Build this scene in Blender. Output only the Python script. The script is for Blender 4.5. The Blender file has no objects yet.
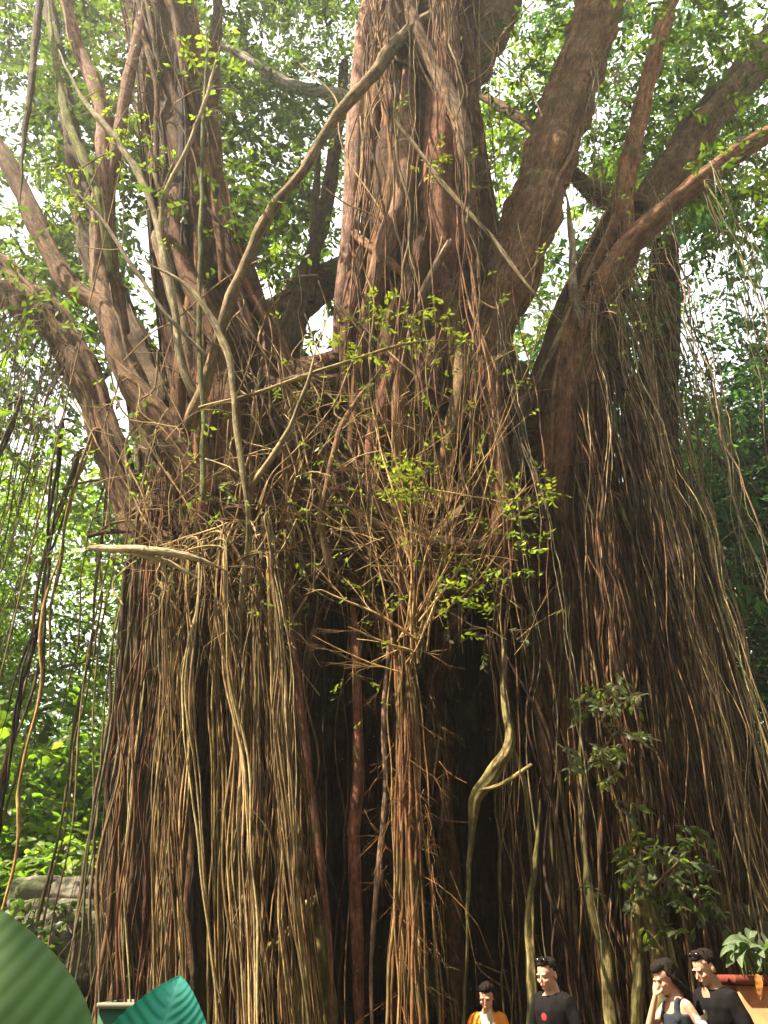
import bpy, bmesh, math, numpy as np
from math import radians as R, sin, cos, pi
from mathutils import Vector, Matrix

S = bpy.context.scene
COL = S.collection
rng = np.random.RandomState(11)

# ------------------------------------------------------------------ camera
F = 804.0; CX, CY = 384.0, 512.0
CAM = np.array([0.0, 0.0, 1.6]); PITCH = R(29.1)
fw = np.array([0, cos(PITCH), sin(PITCH)]); up = np.array([0, -sin(PITCH), cos(PITCH)]); rt = np.array([1.0, 0, 0])
def P(px, py, Y):
    d = fw + rt*(px-CX)/F - up*(py-CY)/F
    return CAM + d*(Y/d[1])
def dep(p): return float(np.dot(np.asarray(p)-CAM, fw))
def mpp(p): return dep(p)/F          # metres per pixel at p

# ------------------------------------------------------------------ builder
class MB:
    def __init__(s): s.v=[]; s.f=[]; s.c=[]; s.t=[]; s.m=[]; s.n=0
    def add(s, v, f, c, t=None, m=0):
        v=np.asarray(v,float); s.v.append(v)
        s.c.append(np.broadcast_to(np.asarray(c,float),(len(v),3)))
        s.t.append(v if t is None else np.asarray(t,float))
        f=np.asarray(f,int)+s.n
        s.f.append(f); s.m.append(np.full(len(f), m)); s.n+=len(v)
    def build(s, name, mats, parent=None, smooth=True):
        if not isinstance(mats,(list,tuple)): mats=[mats]
        v=np.concatenate(s.v); c=np.concatenate(s.c); t=np.concatenate(s.t)
        me=bpy.data.meshes.new(name)
        me.vertices.add(len(v)); me.vertices.foreach_set('co', v.ravel())
        li=np.concatenate([f.ravel() for f in s.f]); tot=np.concatenate([np.full(len(f), f.shape[1]) for f in s.f])
        st=np.concatenate([[0],np.cumsum(tot)[:-1]])
        me.loops.add(len(li)); me.loops.foreach_set('vertex_index', li)
        me.polygons.add(len(tot)); me.polygons.foreach_set('loop_start', st)
        me.polygons.foreach_set('material_index', np.concatenate(s.m))
        me.polygons.foreach_set('use_smooth', np.full(len(tot), smooth))
        a=me.attributes.new('tint','FLOAT_COLOR','POINT'); a.data.foreach_set('color', np.hstack([c,np.ones((len(c),1))]).ravel())
        a=me.attributes.new('tc','FLOAT_VECTOR','POINT'); a.data.foreach_set('vector', t.ravel())
        me.update(calc_edges=True); me.validate()
        for m in mats: me.materials.append(m)
        o=bpy.data.objects.new(name, me); COL.objects.link(o)
        if parent: o.parent=parent; o.matrix_parent_inverse=parent.matrix_basis.inverted()
        return o

def tag(o, label=None, cat=None, group=None, kind=None):
    for k,v in (('label',label),('category',cat),('group',group),('kind',kind)):
        if v: o[k]=v
    return o
def empty(name, loc, label, cat, group=None):
    o=bpy.data.objects.new(name,None); COL.objects.link(o); o.location=Vector([float(x) for x in loc]); o.empty_display_size=.2
    return tag(o,label,cat,group)

def smooth(pts, step):
    """Catmull-Rom through rows (x,y,z,r), sampled about every step metres"""
    p=np.asarray(pts,float)
    if len(p)==2: p=np.vstack([p[0],(p[0]+p[1])/2,p[1]])
    q=np.vstack([2*p[0]-p[1],p,2*p[-1]-p[-2]]); out=[]
    for i in range(1,len(q)-2):
        n=max(2,int(np.linalg.norm(q[i+1,:3]-q[i,:3])/step))
        t=np.linspace(0,1,n,endpoint=False)[:,None]
        a,b,c,d=q[i-1],q[i],q[i+1],q[i+2]
        out.append(.5*((2*b)+(-a+c)*t+(2*a-5*b+4*c-d)*t**2+(-a+3*b-3*c+d)*t**3))
    out.append(p[-1][None]); o=np.vstack(out); o[:,3]=np.maximum(o[:,3],.0012)
    return o

def frames(p):
    t=np.gradient(p,axis=0); t/= (np.linalg.norm(t,axis=1)[:,None]+1e-9)
    ref=np.array([0,1.0,0]) if abs(t[:,1]).mean()<.85 else np.array([1.0,0,0])
    a=np.cross(t,ref); a/= (np.linalg.norm(a,axis=1)[:,None]+1e-9)
    b=np.cross(t,a)
    return t,a,b

def tube(mb, pr, sides=6, col=(.3,.2,.1), flute=0, nfl=7, cvar=.12, r=None, seed=None, m=0):
    """pr: rows x,y,z,radius already sampled"""
    r=r or rng
    if sides>6:
        e0=pr[0]; e1=pr[-1]; d0=pr[0,:3]-pr[1,:3]; d0/=np.linalg.norm(d0)+1e-9; d1=pr[-1,:3]-pr[-2,:3]; d1/=np.linalg.norm(d1)+1e-9
        A=[[*(e0[:3]+d0*e0[3]*k*.9),e0[3]*math.sqrt(max(0,1-k*k))] for k in (.995,.8,.45)]
        B=[[*(e1[:3]+d1*e1[3]*k*.9),e1[3]*math.sqrt(max(0,1-k*k))] for k in (.45,.8,.995)]
        pr=np.vstack([A,pr,B])
    p=pr[:,:3]; rad=pr[:,3]; n=len(p)
    t,a,b=frames(p)
    th=np.linspace(0,2*pi,sides,endpoint=False)
    L=np.concatenate([[0],np.cumsum(np.linalg.norm(np.diff(p,axis=0),axis=1))])
    rr=rad[:,None]*np.ones((1,sides))
    cc=np.ones((n,sides))
    if flute:
        f=np.zeros((n,sides))
        for k in range(nfl):
            fr=r.randint(2,nfl+3); ph=r.uniform(0,6.3); dr=r.uniform(-.5,.5)
            dr2=r.uniform(.2,.9)
            f+=np.abs(np.sin(fr*.5*(th[None,:]+dr*L[:,None]*.25+.35*np.sin(L[:,None]*dr2+ph))+ph+L[:,None]*dr*.3))/nfl
        f=(f-f.mean())/(f.std()+1e-6)
        g=np.sin(L[:,None]*r.uniform(.8,1.6)+2*th[None,:]+r.uniform(0,6))*.25
        rr=rr*(1+flute*(f*.55+g))
        cc=1+cvar*np.clip(f,-1.5,1.5)*.6
    v=p[:,None,:]+rr[:,:,None]*(np.cos(th)[None,:,None]*a[:,None,:]+np.sin(th)[None,:,None]*b[:,None,:])
    off=r.uniform(0,50,3)
    tc=np.stack([np.cos(th)[None,:]*rr+off[0], np.sin(th)[None,:]*rr+off[1], np.broadcast_to(L[:,None]*.16+off[2],(n,sides))],-1)
    c=np.asarray(col)[None,None,:]*cc[:,:,None]
    i=np.arange(n-1)[:,None]*sides; j=np.arange(sides)[None,:]; j2=(j+1)%sides
    f=np.stack([i+j,i+j2,i+sides+j2,i+sides+j],-1).reshape(-1,4)
    mb.add(v.reshape(-1,3), f, c.reshape(-1,3), tc.reshape(-1,3), m)

def wander(n, L, r, amp, freq=1.0):
    t=np.linspace(0,L,n); o=np.zeros((n,2))
    for k in range(5):
        w=freq*(.35+.55*k*(1+.35*k))*r.uniform(.7,1.3)
        o+=amp/(1+k*1.15)**1.45*np.stack([np.sin(w*t+r.uniform(0,6.3)),np.sin(w*t+r.uniform(0,6.3))],-1)
    return o-o[0]

# ------------------------------------------------------------------ materials
def mat(name, build):
    m=bpy.data.materials.new(name); m.use_nodes=True; nt=m.node_tree; nt.nodes.clear()
    N=lambda t,**k:(lambda n:[setattr(n,a,b) for a,b in k.items()] and n or n)(nt.nodes.new(t))
    out=N('ShaderNodeOutputMaterial'); sh=build(nt,N); nt.links.new(sh, out.inputs['Surface']); return m
def attr(nt,N,name): n=N('ShaderNodeAttribute'); n.attribute_name=name; return n
def ramp(nt,N,src,stops):
    n=N('ShaderNodeValToRGB'); nt.links.new(src,n.inputs[0]); e=n.color_ramp.elements
    while len(e)<len(stops): e.new(.5)
    for x,(p,c) in zip(e,stops): x.position=p; x.color=(*c,1) if len(c)==3 else c
    return n.outputs[0]
def mul(nt,N,a,b,fac=1.0,mode='MULTIPLY'):
    n=N('ShaderNodeMix',data_type='RGBA',blend_type=mode); n.inputs[0].default_value=fac
    for s,i in ((a,6),(b,7)):
        if hasattr(s,'links'): nt.links.new(s,n.inputs[i])
        else: n.inputs[i].default_value=(*s,1)
    return n.outputs[2]
def mixf(nt,N,fac,a,b):
    o=mul(nt,N,a,b,1,'MIX'); n=o.node; nt.links.new(fac,n.inputs[0]); return o
def noise(nt,N,vec,scale,detail=4,rough=.6):
    n=N('ShaderNodeTexNoise'); n.inputs['Scale'].default_value=scale; n.inputs['Detail'].default_value=detail; n.inputs['Roughness'].default_value=rough
    if vec is not None: nt.links.new(vec,n.inputs['Vector'])
    return n.outputs['Fac']
def pbsdf(nt,N,col,rough=.8,spec=.3,normal=None):
    b=N('ShaderNodeBsdfPrincipled'); b.inputs['Roughness'].default_value=rough; b.inputs['Specular IOR Level'].default_value=spec
    if hasattr(col,'links'): nt.links.new(col,b.inputs['Base Color'])
    else: b.inputs['Base Color'].default_value=(*col,1)
    if normal is not None: nt.links.new(normal,b.inputs['Normal'])
    return b
def bump(nt,N,h,strength,dist):
    b=N('ShaderNodeBump'); b.inputs['Strength'].default_value=strength; b.inputs['Distance'].default_value=dist; nt.links.new(h,b.inputs['Height']); return b.outputs[0]

def bark_mat(name, moss=.0, sc=9, bs=.9, bd=.05, lichen=True):
    def f(nt,N):
        tc=attr(nt,N,'tc').outputs['Vector']; tint=attr(nt,N,'tint').outputs['Color']
        g=N('ShaderNodeNewGeometry').outputs['Position']
        n1=noise(nt,N,tc,sc,7,.7); n2=noise(nt,N,tc,sc*5,4,.65); n3=noise(nt,N,g,1.1,5,.65); n4=noise(nt,N,g,11,5,.7); n5=noise(nt,N,g,3.2,6,.7)
        c=mul(nt,N,tint,ramp(nt,N,n1,[(.33,(.28,.25,.24)),(.5,(1,1,1)),(.68,(1.7,1.6,1.35))]))
        c=mul(nt,N,c,ramp(nt,N,n2,[(.35,(.6,.6,.6)),(.65,(1.35,1.35,1.3))]))
        c=mul(nt,N,c,ramp(nt,N,n5,[(.35,(.65,.6,.55)),(.65,(1.3,1.3,1.3))]))
        if moss:
            c=mixf(nt,N,ramp(nt,N,n3,[(.66-moss*.3,(0,0,0)),(.82-moss*.25,(.8,.8,.8))]),c,(.085,.08,.028))
        if lichen:
            c=mixf(nt,N,ramp(nt,N,n4,[(.66,(0,0,0)),(.70,(.6,.6,.6))]),c,(.40,.35,.26))
        h=mul(nt,N,n1,n2,.5,'ADD'); h=mul(nt,N,h,n4,.35,'ADD')
        return pbsdf(nt,N,c,.85,.12,bump(nt,N,h,bs,bd)).outputs[0]
    return mat(name,f)
M_TRUNK=bark_mat('trunk_bark',.3,15,1,.07)
M_LIMB=bark_mat('limb_bark',.35,20,1,.035)
M_ROOT=bark_mat('root_bark',.5,34,.9,.012,False)
M_MOSSY=bark_mat('mossy_bark',.75,16,1,.03)
M_TWIG=bark_mat('twig_bark',.1,40,.4,.005,False)

def leaf_mat(name, trans=.45, rough=.45, spec=.45, tcol=(1.35,1.5,.35)):
    def f(nt,N):
        tint=attr(nt,N,'tint').outputs['Color']
        b=pbsdf(nt,N,tint,rough,spec)
        t=N('ShaderNodeBsdfTranslucent'); nt.links.new(mul(nt,N,tint,tcol),t.inputs['Color'])
        m=N('ShaderNodeMixShader'); m.inputs[0].default_value=trans
        nt.links.new(b.outputs[0],m.inputs[1]); nt.links.new(t.outputs[0],m.inputs[2]); return m.outputs[0]
    return mat(name,f)
M_LEAF=leaf_mat('leaf',.5,tcol=(1.7,2.0,.5))
M_LEAFB=leaf_mat('lush_leaf',.55,.45,.3,(1.7,2.0,.5))

def plain(name,col,rough=.7,spec=.3,nsc=0,var=.2,bs=0,metal=0):
    def f(nt,N):
        c=col
        nm=None
        if nsc:
            tc=N('ShaderNodeTexCoord').outputs['Object']; n=noise(nt,N,tc,nsc,5,.6)
            c=mul(nt,N,tuple(col),ramp(nt,N,n,[(.25,(1-var,)*3),(.75,(1+var,)*3)]))
            if bs: nm=bump(nt,N,n,bs,.02)
        b=pbsdf(nt,N,c,rough,spec,nm); b.inputs['Metallic'].default_value=metal; return b.outputs[0]
    return mat(name,f)

# ------------------------------------------------------------------ world + sun
SUN_AZ, SUN_EL = R(-109), R(57)      # azimuth clockwise from +Y
sd=np.array([sin(SUN_AZ)*cos(SUN_EL), cos(SUN_AZ)*cos(SUN_EL), sin(SUN_EL)])
W=bpy.data.worlds.new('World'); S.world=W; W.use_nodes=True; nt=W.node_tree; nt.nodes.clear()
N=lambda t,**k:(lambda n:[setattr(n,a,b) for a,b in k.items()] and n or n)(nt.nodes.new(t))
sky=N('ShaderNodeTexSky',sky_type='NISHITA'); sky.sun_disc=False; sky.sun_elevation=SUN_EL; sky.sun_rotation=SUN_AZ
sky.air_density=1.0; sky.dust_density=3.0; sky.ozone_density=1.0
tcw=N('ShaderNodeTexCoord').outputs['Generated']
cl=ramp(nt,N,noise(nt,N,tcw,2.2,6,.6),[(.3,(.35,)*3),(.6,(.95,)*3)])
c=mixf(nt,N,cl,sky.outputs[0],(6.6,6.7,6.2))
bg=N('ShaderNodeBackground'); bg.inputs[1].default_value=.078; nt.links.new(c,bg.inputs[0])
nt.links.new(bg.outputs[0],N('ShaderNodeOutputWorld').inputs['Surface'])
sl=bpy.data.lights.new('sun','SUN'); sl.energy=5; sl.angle=R(.6); sl.color=(1,.86,.64)
so=bpy.data.objects.new('sun',sl); COL.objects.link(so); so.rotation_euler=Vector([float(x) for x in -sd]).to_track_quat('-Z','Y').to_euler()
S.view_settings.view_transform='Standard'; S.view_settings.look='None'; S.view_settings.exposure=2.25; S.view_settings.gamma=1

cam=bpy.data.cameras.new('camera'); co=bpy.data.objects.new('camera',cam); COL.objects.link(co); S.camera=co
cam.sensor_fit='VERTICAL'; cam.sensor_height=24; cam.lens=24*F/1024; cam.clip_end=600; cam.clip_start=.05
co.location=Vector(CAM.tolist()); co.rotation_euler=(pi/2+PITCH,0,0)

# ------------------------------------------------------------------ ground
def hgt(x,y):
    x=np.asarray(x,float); y=np.asarray(y,float)
    h=np.clip((y-14)/30,0,2)*4.5*(.6+.4*np.clip(-x/10,-1,1))
    return h+.12*np.sin(x*.9)*np.cos(y*.7)*np.clip((y-9)/4,0,1)
def ground():
    mb=MB(); g=np.concatenate([np.linspace(-220,-14,16),np.linspace(-12,12,49),np.linspace(14,220,16)])
    gy=np.concatenate([np.linspace(-60,-2,8),np.linspace(0,40,60),np.linspace(45,300,18)])
    X,Y=np.meshgrid(g,gy); v=np.stack([X,Y,hgt(X,Y)],-1).reshape(-1,3); w=len(g)
    i=(np.arange(len(gy)-1)[:,None]*w+np.arange(w-1)[None,:]).ravel()
    mb.add(v,np.stack([i,i+1,i+w+1,i+w],-1),(.1,.07,.04))
    def f(nt,N):
        p=N('ShaderNodeNewGeometry').outputs['Position']
        a=noise(nt,N,p,1.3,6,.65); b=noise(nt,N,p,14,4,.6)
        c=mixf(nt,N,ramp(nt,N,a,[(.4,(0,0,0)),(.6,(1,1,1))]),(.085,.055,.032),(.05,.062,.022))
        c=mul(nt,N,c,ramp(nt,N,b,[(.3,(.5,.5,.5)),(.7,(1.5,1.45,1.3))]))
        return pbsdf(nt,N,c,.9,.2,bump(nt,N,b,.8,.05)).outputs[0]
    return tag(mb.build('ground',mat('soil',f)),kind='structure')
ground()

# ------------------------------------------------------------------ leaves
def leaves(mb, base, dirv, L, Wd, col, r, fold=.25, six=False):
    """many leaves at once: base (n,3), direction (n,3), length (n), width (n), colour (n,3)"""
    n=len(base); d=dirv/(np.linalg.norm(dirv,axis=1)[:,None]+1e-9)
    u=np.array([0,0,1.0])+r.normal(0,.45,(n,3)); s=np.cross(d,u); s/=(np.linalg.norm(s,axis=1)[:,None]+1e-9)
    nn=np.cross(s,d)
    L=L[:,None]; Wd=Wd[:,None]
    if six:
        v=np.stack([base, base+d*L*.33+s*Wd*.5-nn*Wd*fold*.5+nn*L*.05, base+d*L*.72+s*Wd*.36-nn*Wd*fold*.3-nn*L*.02, base+d*L-nn*L*.16,
                    base+d*L*.72-s*Wd*.36-nn*Wd*fold*.3-nn*L*.02, base+d*L*.33-s*Wd*.5-nn*Wd*fold*.5+nn*L*.05,
                    base+d*L*.33+nn*L*.07+nn*Wd*.05, base+d*L*.72+nn*Wd*.05],1)
        idx=np.arange(n)[:,None]*8
        f=np.concatenate([idx+np.array([a]) for a in ([0,1,6,6],)],0)
        q=np.concatenate([idx+np.array([1,2,7,6]),idx+np.array([6,7,4,5])],0)
        tr=np.concatenate([idx+np.array([0,1,6]),idx+np.array([0,6,5]),idx+np.array([2,3,7]),idx+np.array([7,3,4])],0)
        o=mb.n; mb.add(v.reshape(-1,3),q,np.repeat(col,8,0)); 
        mb.f.append(tr+o); mb.m.append(np.zeros(len(tr),int))
    else:
        v=np.stack([base, base+d*L*.45+s*Wd*.5-nn*Wd*fold, base+d*L-nn*L*.12, base+d*L*.45-s*Wd*.5-nn*Wd*fold],1)
        idx=np.arange(n)[:,None]*4
        mb.add(v.reshape(-1,3),np.concatenate([idx+np.array([0,1,2]),idx+np.array([0,2,3])],0),np.repeat(col,4,0))

def sprays(mb, c, ax, Ls, nl, lsize, col, r, twig=None, six=False, cv=.25, ratio=.45):
    """c (k,3) spray origins, ax (k,3) axes, Ls length; nl leaves each"""
    k=len(c); ax=ax/(np.linalg.norm(ax,axis=1)[:,None]+1e-9)
    t=(np.arange(nl)+.6)/nl; 
    Ls=np.broadcast_to(Ls,(k,))
    base=c[:,None,:]+ax[:,None,:]*(t[None,:,None]*Ls[:,None,None])
    base[:,:,2]-= (t**2)[None,:]*Ls[:,None]*.25
    sidev=np.cross(ax,np.array([0,0,1.0])+r.normal(0,.3,(k,3))); sidev/=(np.linalg.norm(sidev,axis=1)[:,None]+1e-9)
    sg=np.where(np.arange(nl)%2,1,-1)
    d=ax[:,None,:]*.75+sidev[:,None,:]*sg[None,:,None]*.8+r.normal(0,.28,(k,nl,3)); d[:,:,2]-=.3
    n=k*nl
    L=(lsize*r.uniform(.65,1.25,(k,nl))).ravel()
    cc=np.asarray(col)
    cc=np.broadcast_to(cc,(k,3))[:,None,:]*(1+r.normal(0,cv,(k,nl,1)))*(1+r.normal(0,.08,(k,nl,3)))
    leaves(mb,base.reshape(-1,3),d.reshape(-1,3),L,L*ratio*r.uniform(.8,1.2,n),np.clip(cc,.004,.9).reshape(-1,3),r,six=six)
    if twig is not None:
        for i in range(k):
            q=np.vstack([c[i],c[i]+ax[i]*Ls[i]*.5-[0,0,Ls[i]*.06],c[i]+ax[i]*Ls[i]-[0,0,Ls[i]*.25]])
            tube(twig,np.hstack([q,np.array([[.006],[.004],[.002]])]),3,(.16,.11,.06),r=r)

# ================================================================== THE BANYAN
root=empty('banyan_tree',P(400,960,10.5)*[1,1,0],
  'giant old banyan with fused reddish trunks and long curtains of hanging aerial roots','tree')
RB=(.19,.095,.055)      # reddish bark
GB=(.18,.115,.072)       # greyer bark
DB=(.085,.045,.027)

def limb_pts(rows, step=.25):
    out=[]
    for px,py,Y,rp in rows:
        p=P(px,py,Y); out.append([*p, rp*mpp(p)])
    return smooth(out,step)
def to_ground(pr, spread=1.15, wob=.1):
    """add a vertical run from the last sample to the ground"""
    p=pr[-1]; n=max(3,int(p[2]/.5)); z=np.linspace(p[2],-.25,n+1)[1:]
    w=wander(n,p[2],rng,wob)
    e=np.stack([p[0]+w[:,0],p[1]+w[:,1],z,np.linspace(p[3],p[3]*spread,n)],-1)
    return np.vstack([pr,e])

def bundle(mb, core, n, rr, out=.92, col=RB, cv=.25, spin=.5, seg=(3,9), front=True, sides=9):
    """strands that run along and around a core tube, fused to its surface"""
    p=core[:,:3]; t,a,b=frames(p); L=np.concatenate([[0],np.cumsum(np.linalg.norm(np.diff(p,axis=0),axis=1))]); T=L[-1]
    for k in range(n):
        ln=min(T,rng.uniform(*seg)); s0=rng.uniform(-.1*T,T-ln*.5); s1=s0+ln
        s=np.linspace(max(s0,0),min(s1,T),max(6,int(ln/.22)))
        th0=rng.uniform(0,2*pi); dr=rng.normal(0,spin)/max(1,ln)
        th=th0+dr*(s-s[0])+.12*np.sin(s*rng.uniform(.5,1.6)+rng.uniform(0,6))
        ip=lambda arr: np.stack([np.interp(s,L,arr[:,i]) for i in range(arr.shape[1])],-1)
        c=ip(p); A=ip(a); B=ip(b); cr=np.interp(s,L,core[:,3])
        R0=rng.uniform(*rr); prof=np.sin(np.clip((s-s[0])/(s[-1]-s[0]+1e-6),0,1)*pi)**.35
        rad=R0*(.55+.45*prof)*(1+.12*np.sin(s*2.3+k))
        o=cr*out+R0*.25*prof*np.cos(s*.7+k)-R0*.4*(1-prof)
        q=c+(np.cos(th)*o)[:,None]*A+(np.sin(th)*o)[:,None]*B
        cc=np.array(col)*(1+rng.normal(0,cv))*(1+rng.normal(0,.06,3))
        tube(mb,np.hstack([q,rad[:,None]]),sides,np.clip(cc,.03,.6),flute=.12,nfl=4,cvar=.1)

# main central trunk -------------------------------------------------
T1=limb_pts([(424,-260,9.4,42),(424,-60,9.5,52),(420,80,9.6,56),(424,200,9.8,66),(424,300,10.1,80),(420,400,10.3,86),(418,520,10.8,84),(415,600,11.4,60),(415,680,12,34)],.18)
T1=to_ground(T1,1.0)
mb=MB(); tube(mb,T1*[1,1,1,.88],64,np.array(RB)*.45,flute=.2,nfl=9,cvar=.3)  # core colour darkened to paint shade into the gaps between strands
bundle(mb,T1,75,(.06,.22),.9,RB,.28,.6,(3,9),sides=14)
bundle(mb,T1,40,(.03,.08),1.02,RB,.3,1.2,(2,7),sides=7)
# named strands seen on the front of it
def strand(rows,col,sides=12,fl=.12,mbx=None,step=.2):
    q=limb_pts(rows,step); u=np.linspace(0,1,len(q)); q[:,3]*=.25+.75*np.clip(np.minimum(u,1-u)/.22,0,1)**.6; q[:,1]+=.35*(1-np.clip(np.minimum(u,1-u)/.2,0,1))
    tube(mbx or mb,q,sides,col,flute=fl,nfl=5,cvar=.15)
bundle(mb,T1,170,(.006,.022),1.06,(.30,.19,.11),.3,.8,(2,8),sides=5)
strand([(412,-40,8.9,7),(408,80,8.8,9),(403,190,8.75,12),(388,240,8.9,12),(370,300,9.1,12),(352,370,9.3,10)],(.30,.17,.12))
strand([(452,-160,8.9,12),(444,-20,8.8,13),(445,110,8.75,17),(440,200,8.85,20),(446,270,9.05,19),(440,340,9.2,18),(446,470,9.6,14)],(.27,.125,.085),20)
strand([(400,-60,8.8,6),(412,20,8.6,8),(442,80,8.5,8),(462,130,8.5,9),(470,190,8.7,9),(486,260,9.0,9)],(.30,.2,.14))
strand([(372,-40,9.3,9),(362,60,9.4,9),(356,140,9.5,10),(350,230,9.6,9),(340,320,9.8,9),(336,420,10,9)],(.34,.2,.16))
strand([(444,230,9.0,4),(450,290,8.95,6),(455,340,9.0,8),(462,380,9.0,9),(450,440,9.1,9),(436,500,9.2,8)],(.24,.16,.09))
strand([(470,300,9.0,7),(490,380,9.1,9),(500,470,9.2,10),(500,600,9.4,10)],RB)
strand([(395,300,9.1,7),(400,400,9.2,8),(398,520,9.3,8),(402,620,9.4,9)],(.28,.16,.1))
strand([(460,225,8.8,3),(438,262,8.7,4),(410,318,8.8,4)],(.28,.2,.14),8)
mb.build('trunk',M_TRUNK,root)

# left trunk ---------------------------------------------------------
T4=limb_pts([(140,-260,10,26),(150,-60,10,32),(166,60,10,34),(186,180,10,38),(206,290,10,48),(232,390,10,62),(250,500,10,74),(250,620,10.6,66),(250,700,10.9,50)],.18)
T4=to_ground(T4,1.0)
mb=MB(); tube(mb,T4*[1,1,1,.88],56,np.array(RB)*.5,flute=.16,nfl=9,cvar=.3)  # darkened core again, gap shade put into its colour
bundle(mb,T4,64,(.05,.17),.94,RB,.32,.5,(3,8),sides=10)
bundle(mb,T4,34,(.03,.07),1.02,GB,.3,1.2,(2,6),sides=7)
bundle(mb,T4,120,(.006,.02),1.06,(.28,.18,.11),.3,.8,(2,8),sides=5)
bundle(mb,T4,16,(.10,.18),1.0,RB,.2,.5,(3,6),sides=14)
mb.build('trunk',M_TRUNK,root)

# second right trunk T2 and third T3 -----------------------------------
T2=limb_pts([(618,215,10.2,14),(598,280,10.2,26),(580,340,10.1,34),(563,420,10.1,42),(552,520,10.3,40),(562,640,10.8,34)],.18)
T2=to_ground(T2,1.0)
mb=MB(); tube(mb,T2*[1,1,1,.85],48,np.array(RB)*.5,flute=.16,nfl=8,cvar=.3); bundle(mb,T2,50,(.04,.15),.95,RB,.2,.4,(3,8),sides=9)  # core painted darker than its strands, as shade in the gaps
bundle(mb,T2,40,(.02,.05),1.05,(.27,.17,.11),.25,.6,(3,8),sides=7)
mb.build('trunk',M_TRUNK,root)
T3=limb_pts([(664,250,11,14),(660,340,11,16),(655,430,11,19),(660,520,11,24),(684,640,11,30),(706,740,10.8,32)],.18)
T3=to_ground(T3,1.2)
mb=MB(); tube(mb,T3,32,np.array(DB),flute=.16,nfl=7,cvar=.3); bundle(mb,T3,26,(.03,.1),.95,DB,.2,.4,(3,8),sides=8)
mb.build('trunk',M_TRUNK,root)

# body that joins them behind the front roots, and hollow roots, coloured dark as its shade --
mb=MB()
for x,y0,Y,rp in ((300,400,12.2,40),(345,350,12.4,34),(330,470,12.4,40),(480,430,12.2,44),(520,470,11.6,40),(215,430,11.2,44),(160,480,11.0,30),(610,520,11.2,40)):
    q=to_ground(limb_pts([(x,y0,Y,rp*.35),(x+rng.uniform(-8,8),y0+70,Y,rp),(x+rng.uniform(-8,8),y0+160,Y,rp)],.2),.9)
    tube(mb,q,28,np.array(DB)*.55,flute=.2,nfl=7,cvar=.3); bundle(mb,q,14,(.04,.13),.95,np.array(DB)*.6,.25,.5,(3,7),sides=8)  # body tubes darkened in colour too, standing in for the hollow's shade
# saddles between trunks
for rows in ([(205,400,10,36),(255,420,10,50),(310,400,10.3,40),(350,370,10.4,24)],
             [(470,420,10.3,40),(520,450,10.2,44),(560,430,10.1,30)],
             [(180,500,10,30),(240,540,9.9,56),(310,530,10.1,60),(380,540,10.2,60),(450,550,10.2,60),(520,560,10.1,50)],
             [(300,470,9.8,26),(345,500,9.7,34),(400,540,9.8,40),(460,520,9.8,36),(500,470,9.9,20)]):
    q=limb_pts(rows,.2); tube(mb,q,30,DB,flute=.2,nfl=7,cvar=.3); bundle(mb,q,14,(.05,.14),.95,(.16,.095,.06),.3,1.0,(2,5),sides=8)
for k in range(110):     # standing roots deep inside the hollow, its shade put into their colour
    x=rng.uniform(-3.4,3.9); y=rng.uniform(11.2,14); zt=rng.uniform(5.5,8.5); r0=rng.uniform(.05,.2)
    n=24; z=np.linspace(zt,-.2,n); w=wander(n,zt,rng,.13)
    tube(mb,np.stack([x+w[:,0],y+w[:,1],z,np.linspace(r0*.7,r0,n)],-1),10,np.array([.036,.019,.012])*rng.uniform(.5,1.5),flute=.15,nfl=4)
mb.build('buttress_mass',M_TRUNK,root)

# limbs ----------------------------------------------------------------
def limb(rows,col,sides=28,fl=.1,nb=10,m=M_LIMB,name='limb',rr=(.02,.06),step=.18):
    b=MB(); q=limb_pts(rows,step)
    if name=='limb' and nb>9: nb=int(nb*1.8)
    if name!='limb':
        u=np.linspace(0,1,len(q)); q[:,3]*=.2+.8*np.clip(np.minimum((1-u)/.3,(u+.02)/(.02 if name!='hanging_stem' else .15)),0,1)**.8
        w=wander(len(q),len(q)*step,rng,.02,2.2); q[:,0]+=w[:,0]; q[:,2]+=w[:,1]
    col=np.array(col)*.85; w=wander(len(q),len(q)*step,rng,.035,1.6); q[:,0]+=w[:,0]; q[:,2]+=w[:,1]*.5; q[:,3]*=1+.09*np.sin(np.arange(len(q))*step*rng.uniform(3,5))+.05*np.sin(np.arange(len(q))*step*11); tube(b,q,sides,np.array(col),flute=fl,nfl=6,cvar=.2)
    if nb: bundle(b,q,nb,rr,.97,col,.2,.8,(2,6),sides=7)
    b.build(name,m,root); return q
LIMBS=[]
LIMBS.append(limb([(470,390,9.6,28),(492,310,9.5,30),(515,250,9.5,29),(537,190,9.6,26),(560,115,9.8,24),(588,40,10,22),(612,-40,10.2,20),(640,-180,10.6,16)],(.27,.15,.09),36,.12,18))
LIMBS.append(limb([(436,140,10.2,22),(452,90,10.3,22),(480,40,10.6,20),(510,-20,10.9,18),(540,-120,11,14)],GB,28,.12,10))
LIMBS.append(limb([(622,240,10.1,12),(624,190,10,10),(634,130,10,9),(650,60,10,8),(672,-20,10.1,7),(690,-120,10.2,6)],(.33,.17,.10),16,.1,4,rr=(.01,.03)))
LIMBS.append(limb([(608,300,10.3,18),(632,230,10.5,18),(664,180,10.8,17),(705,120,11.2,17),(750,70,11.6,16),(840,-40,12,14)],GB,28,.1,10))
LIMBS.append(limb([(596,310,9.8,14),(620,260,9.7,13),(650,228,9.7,11),(700,185,9.8,9),(768,137,10,8),(880,60,10.2,7)],(.30,.155,.095),20,.1,5,rr=(.012,.03)))
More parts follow.
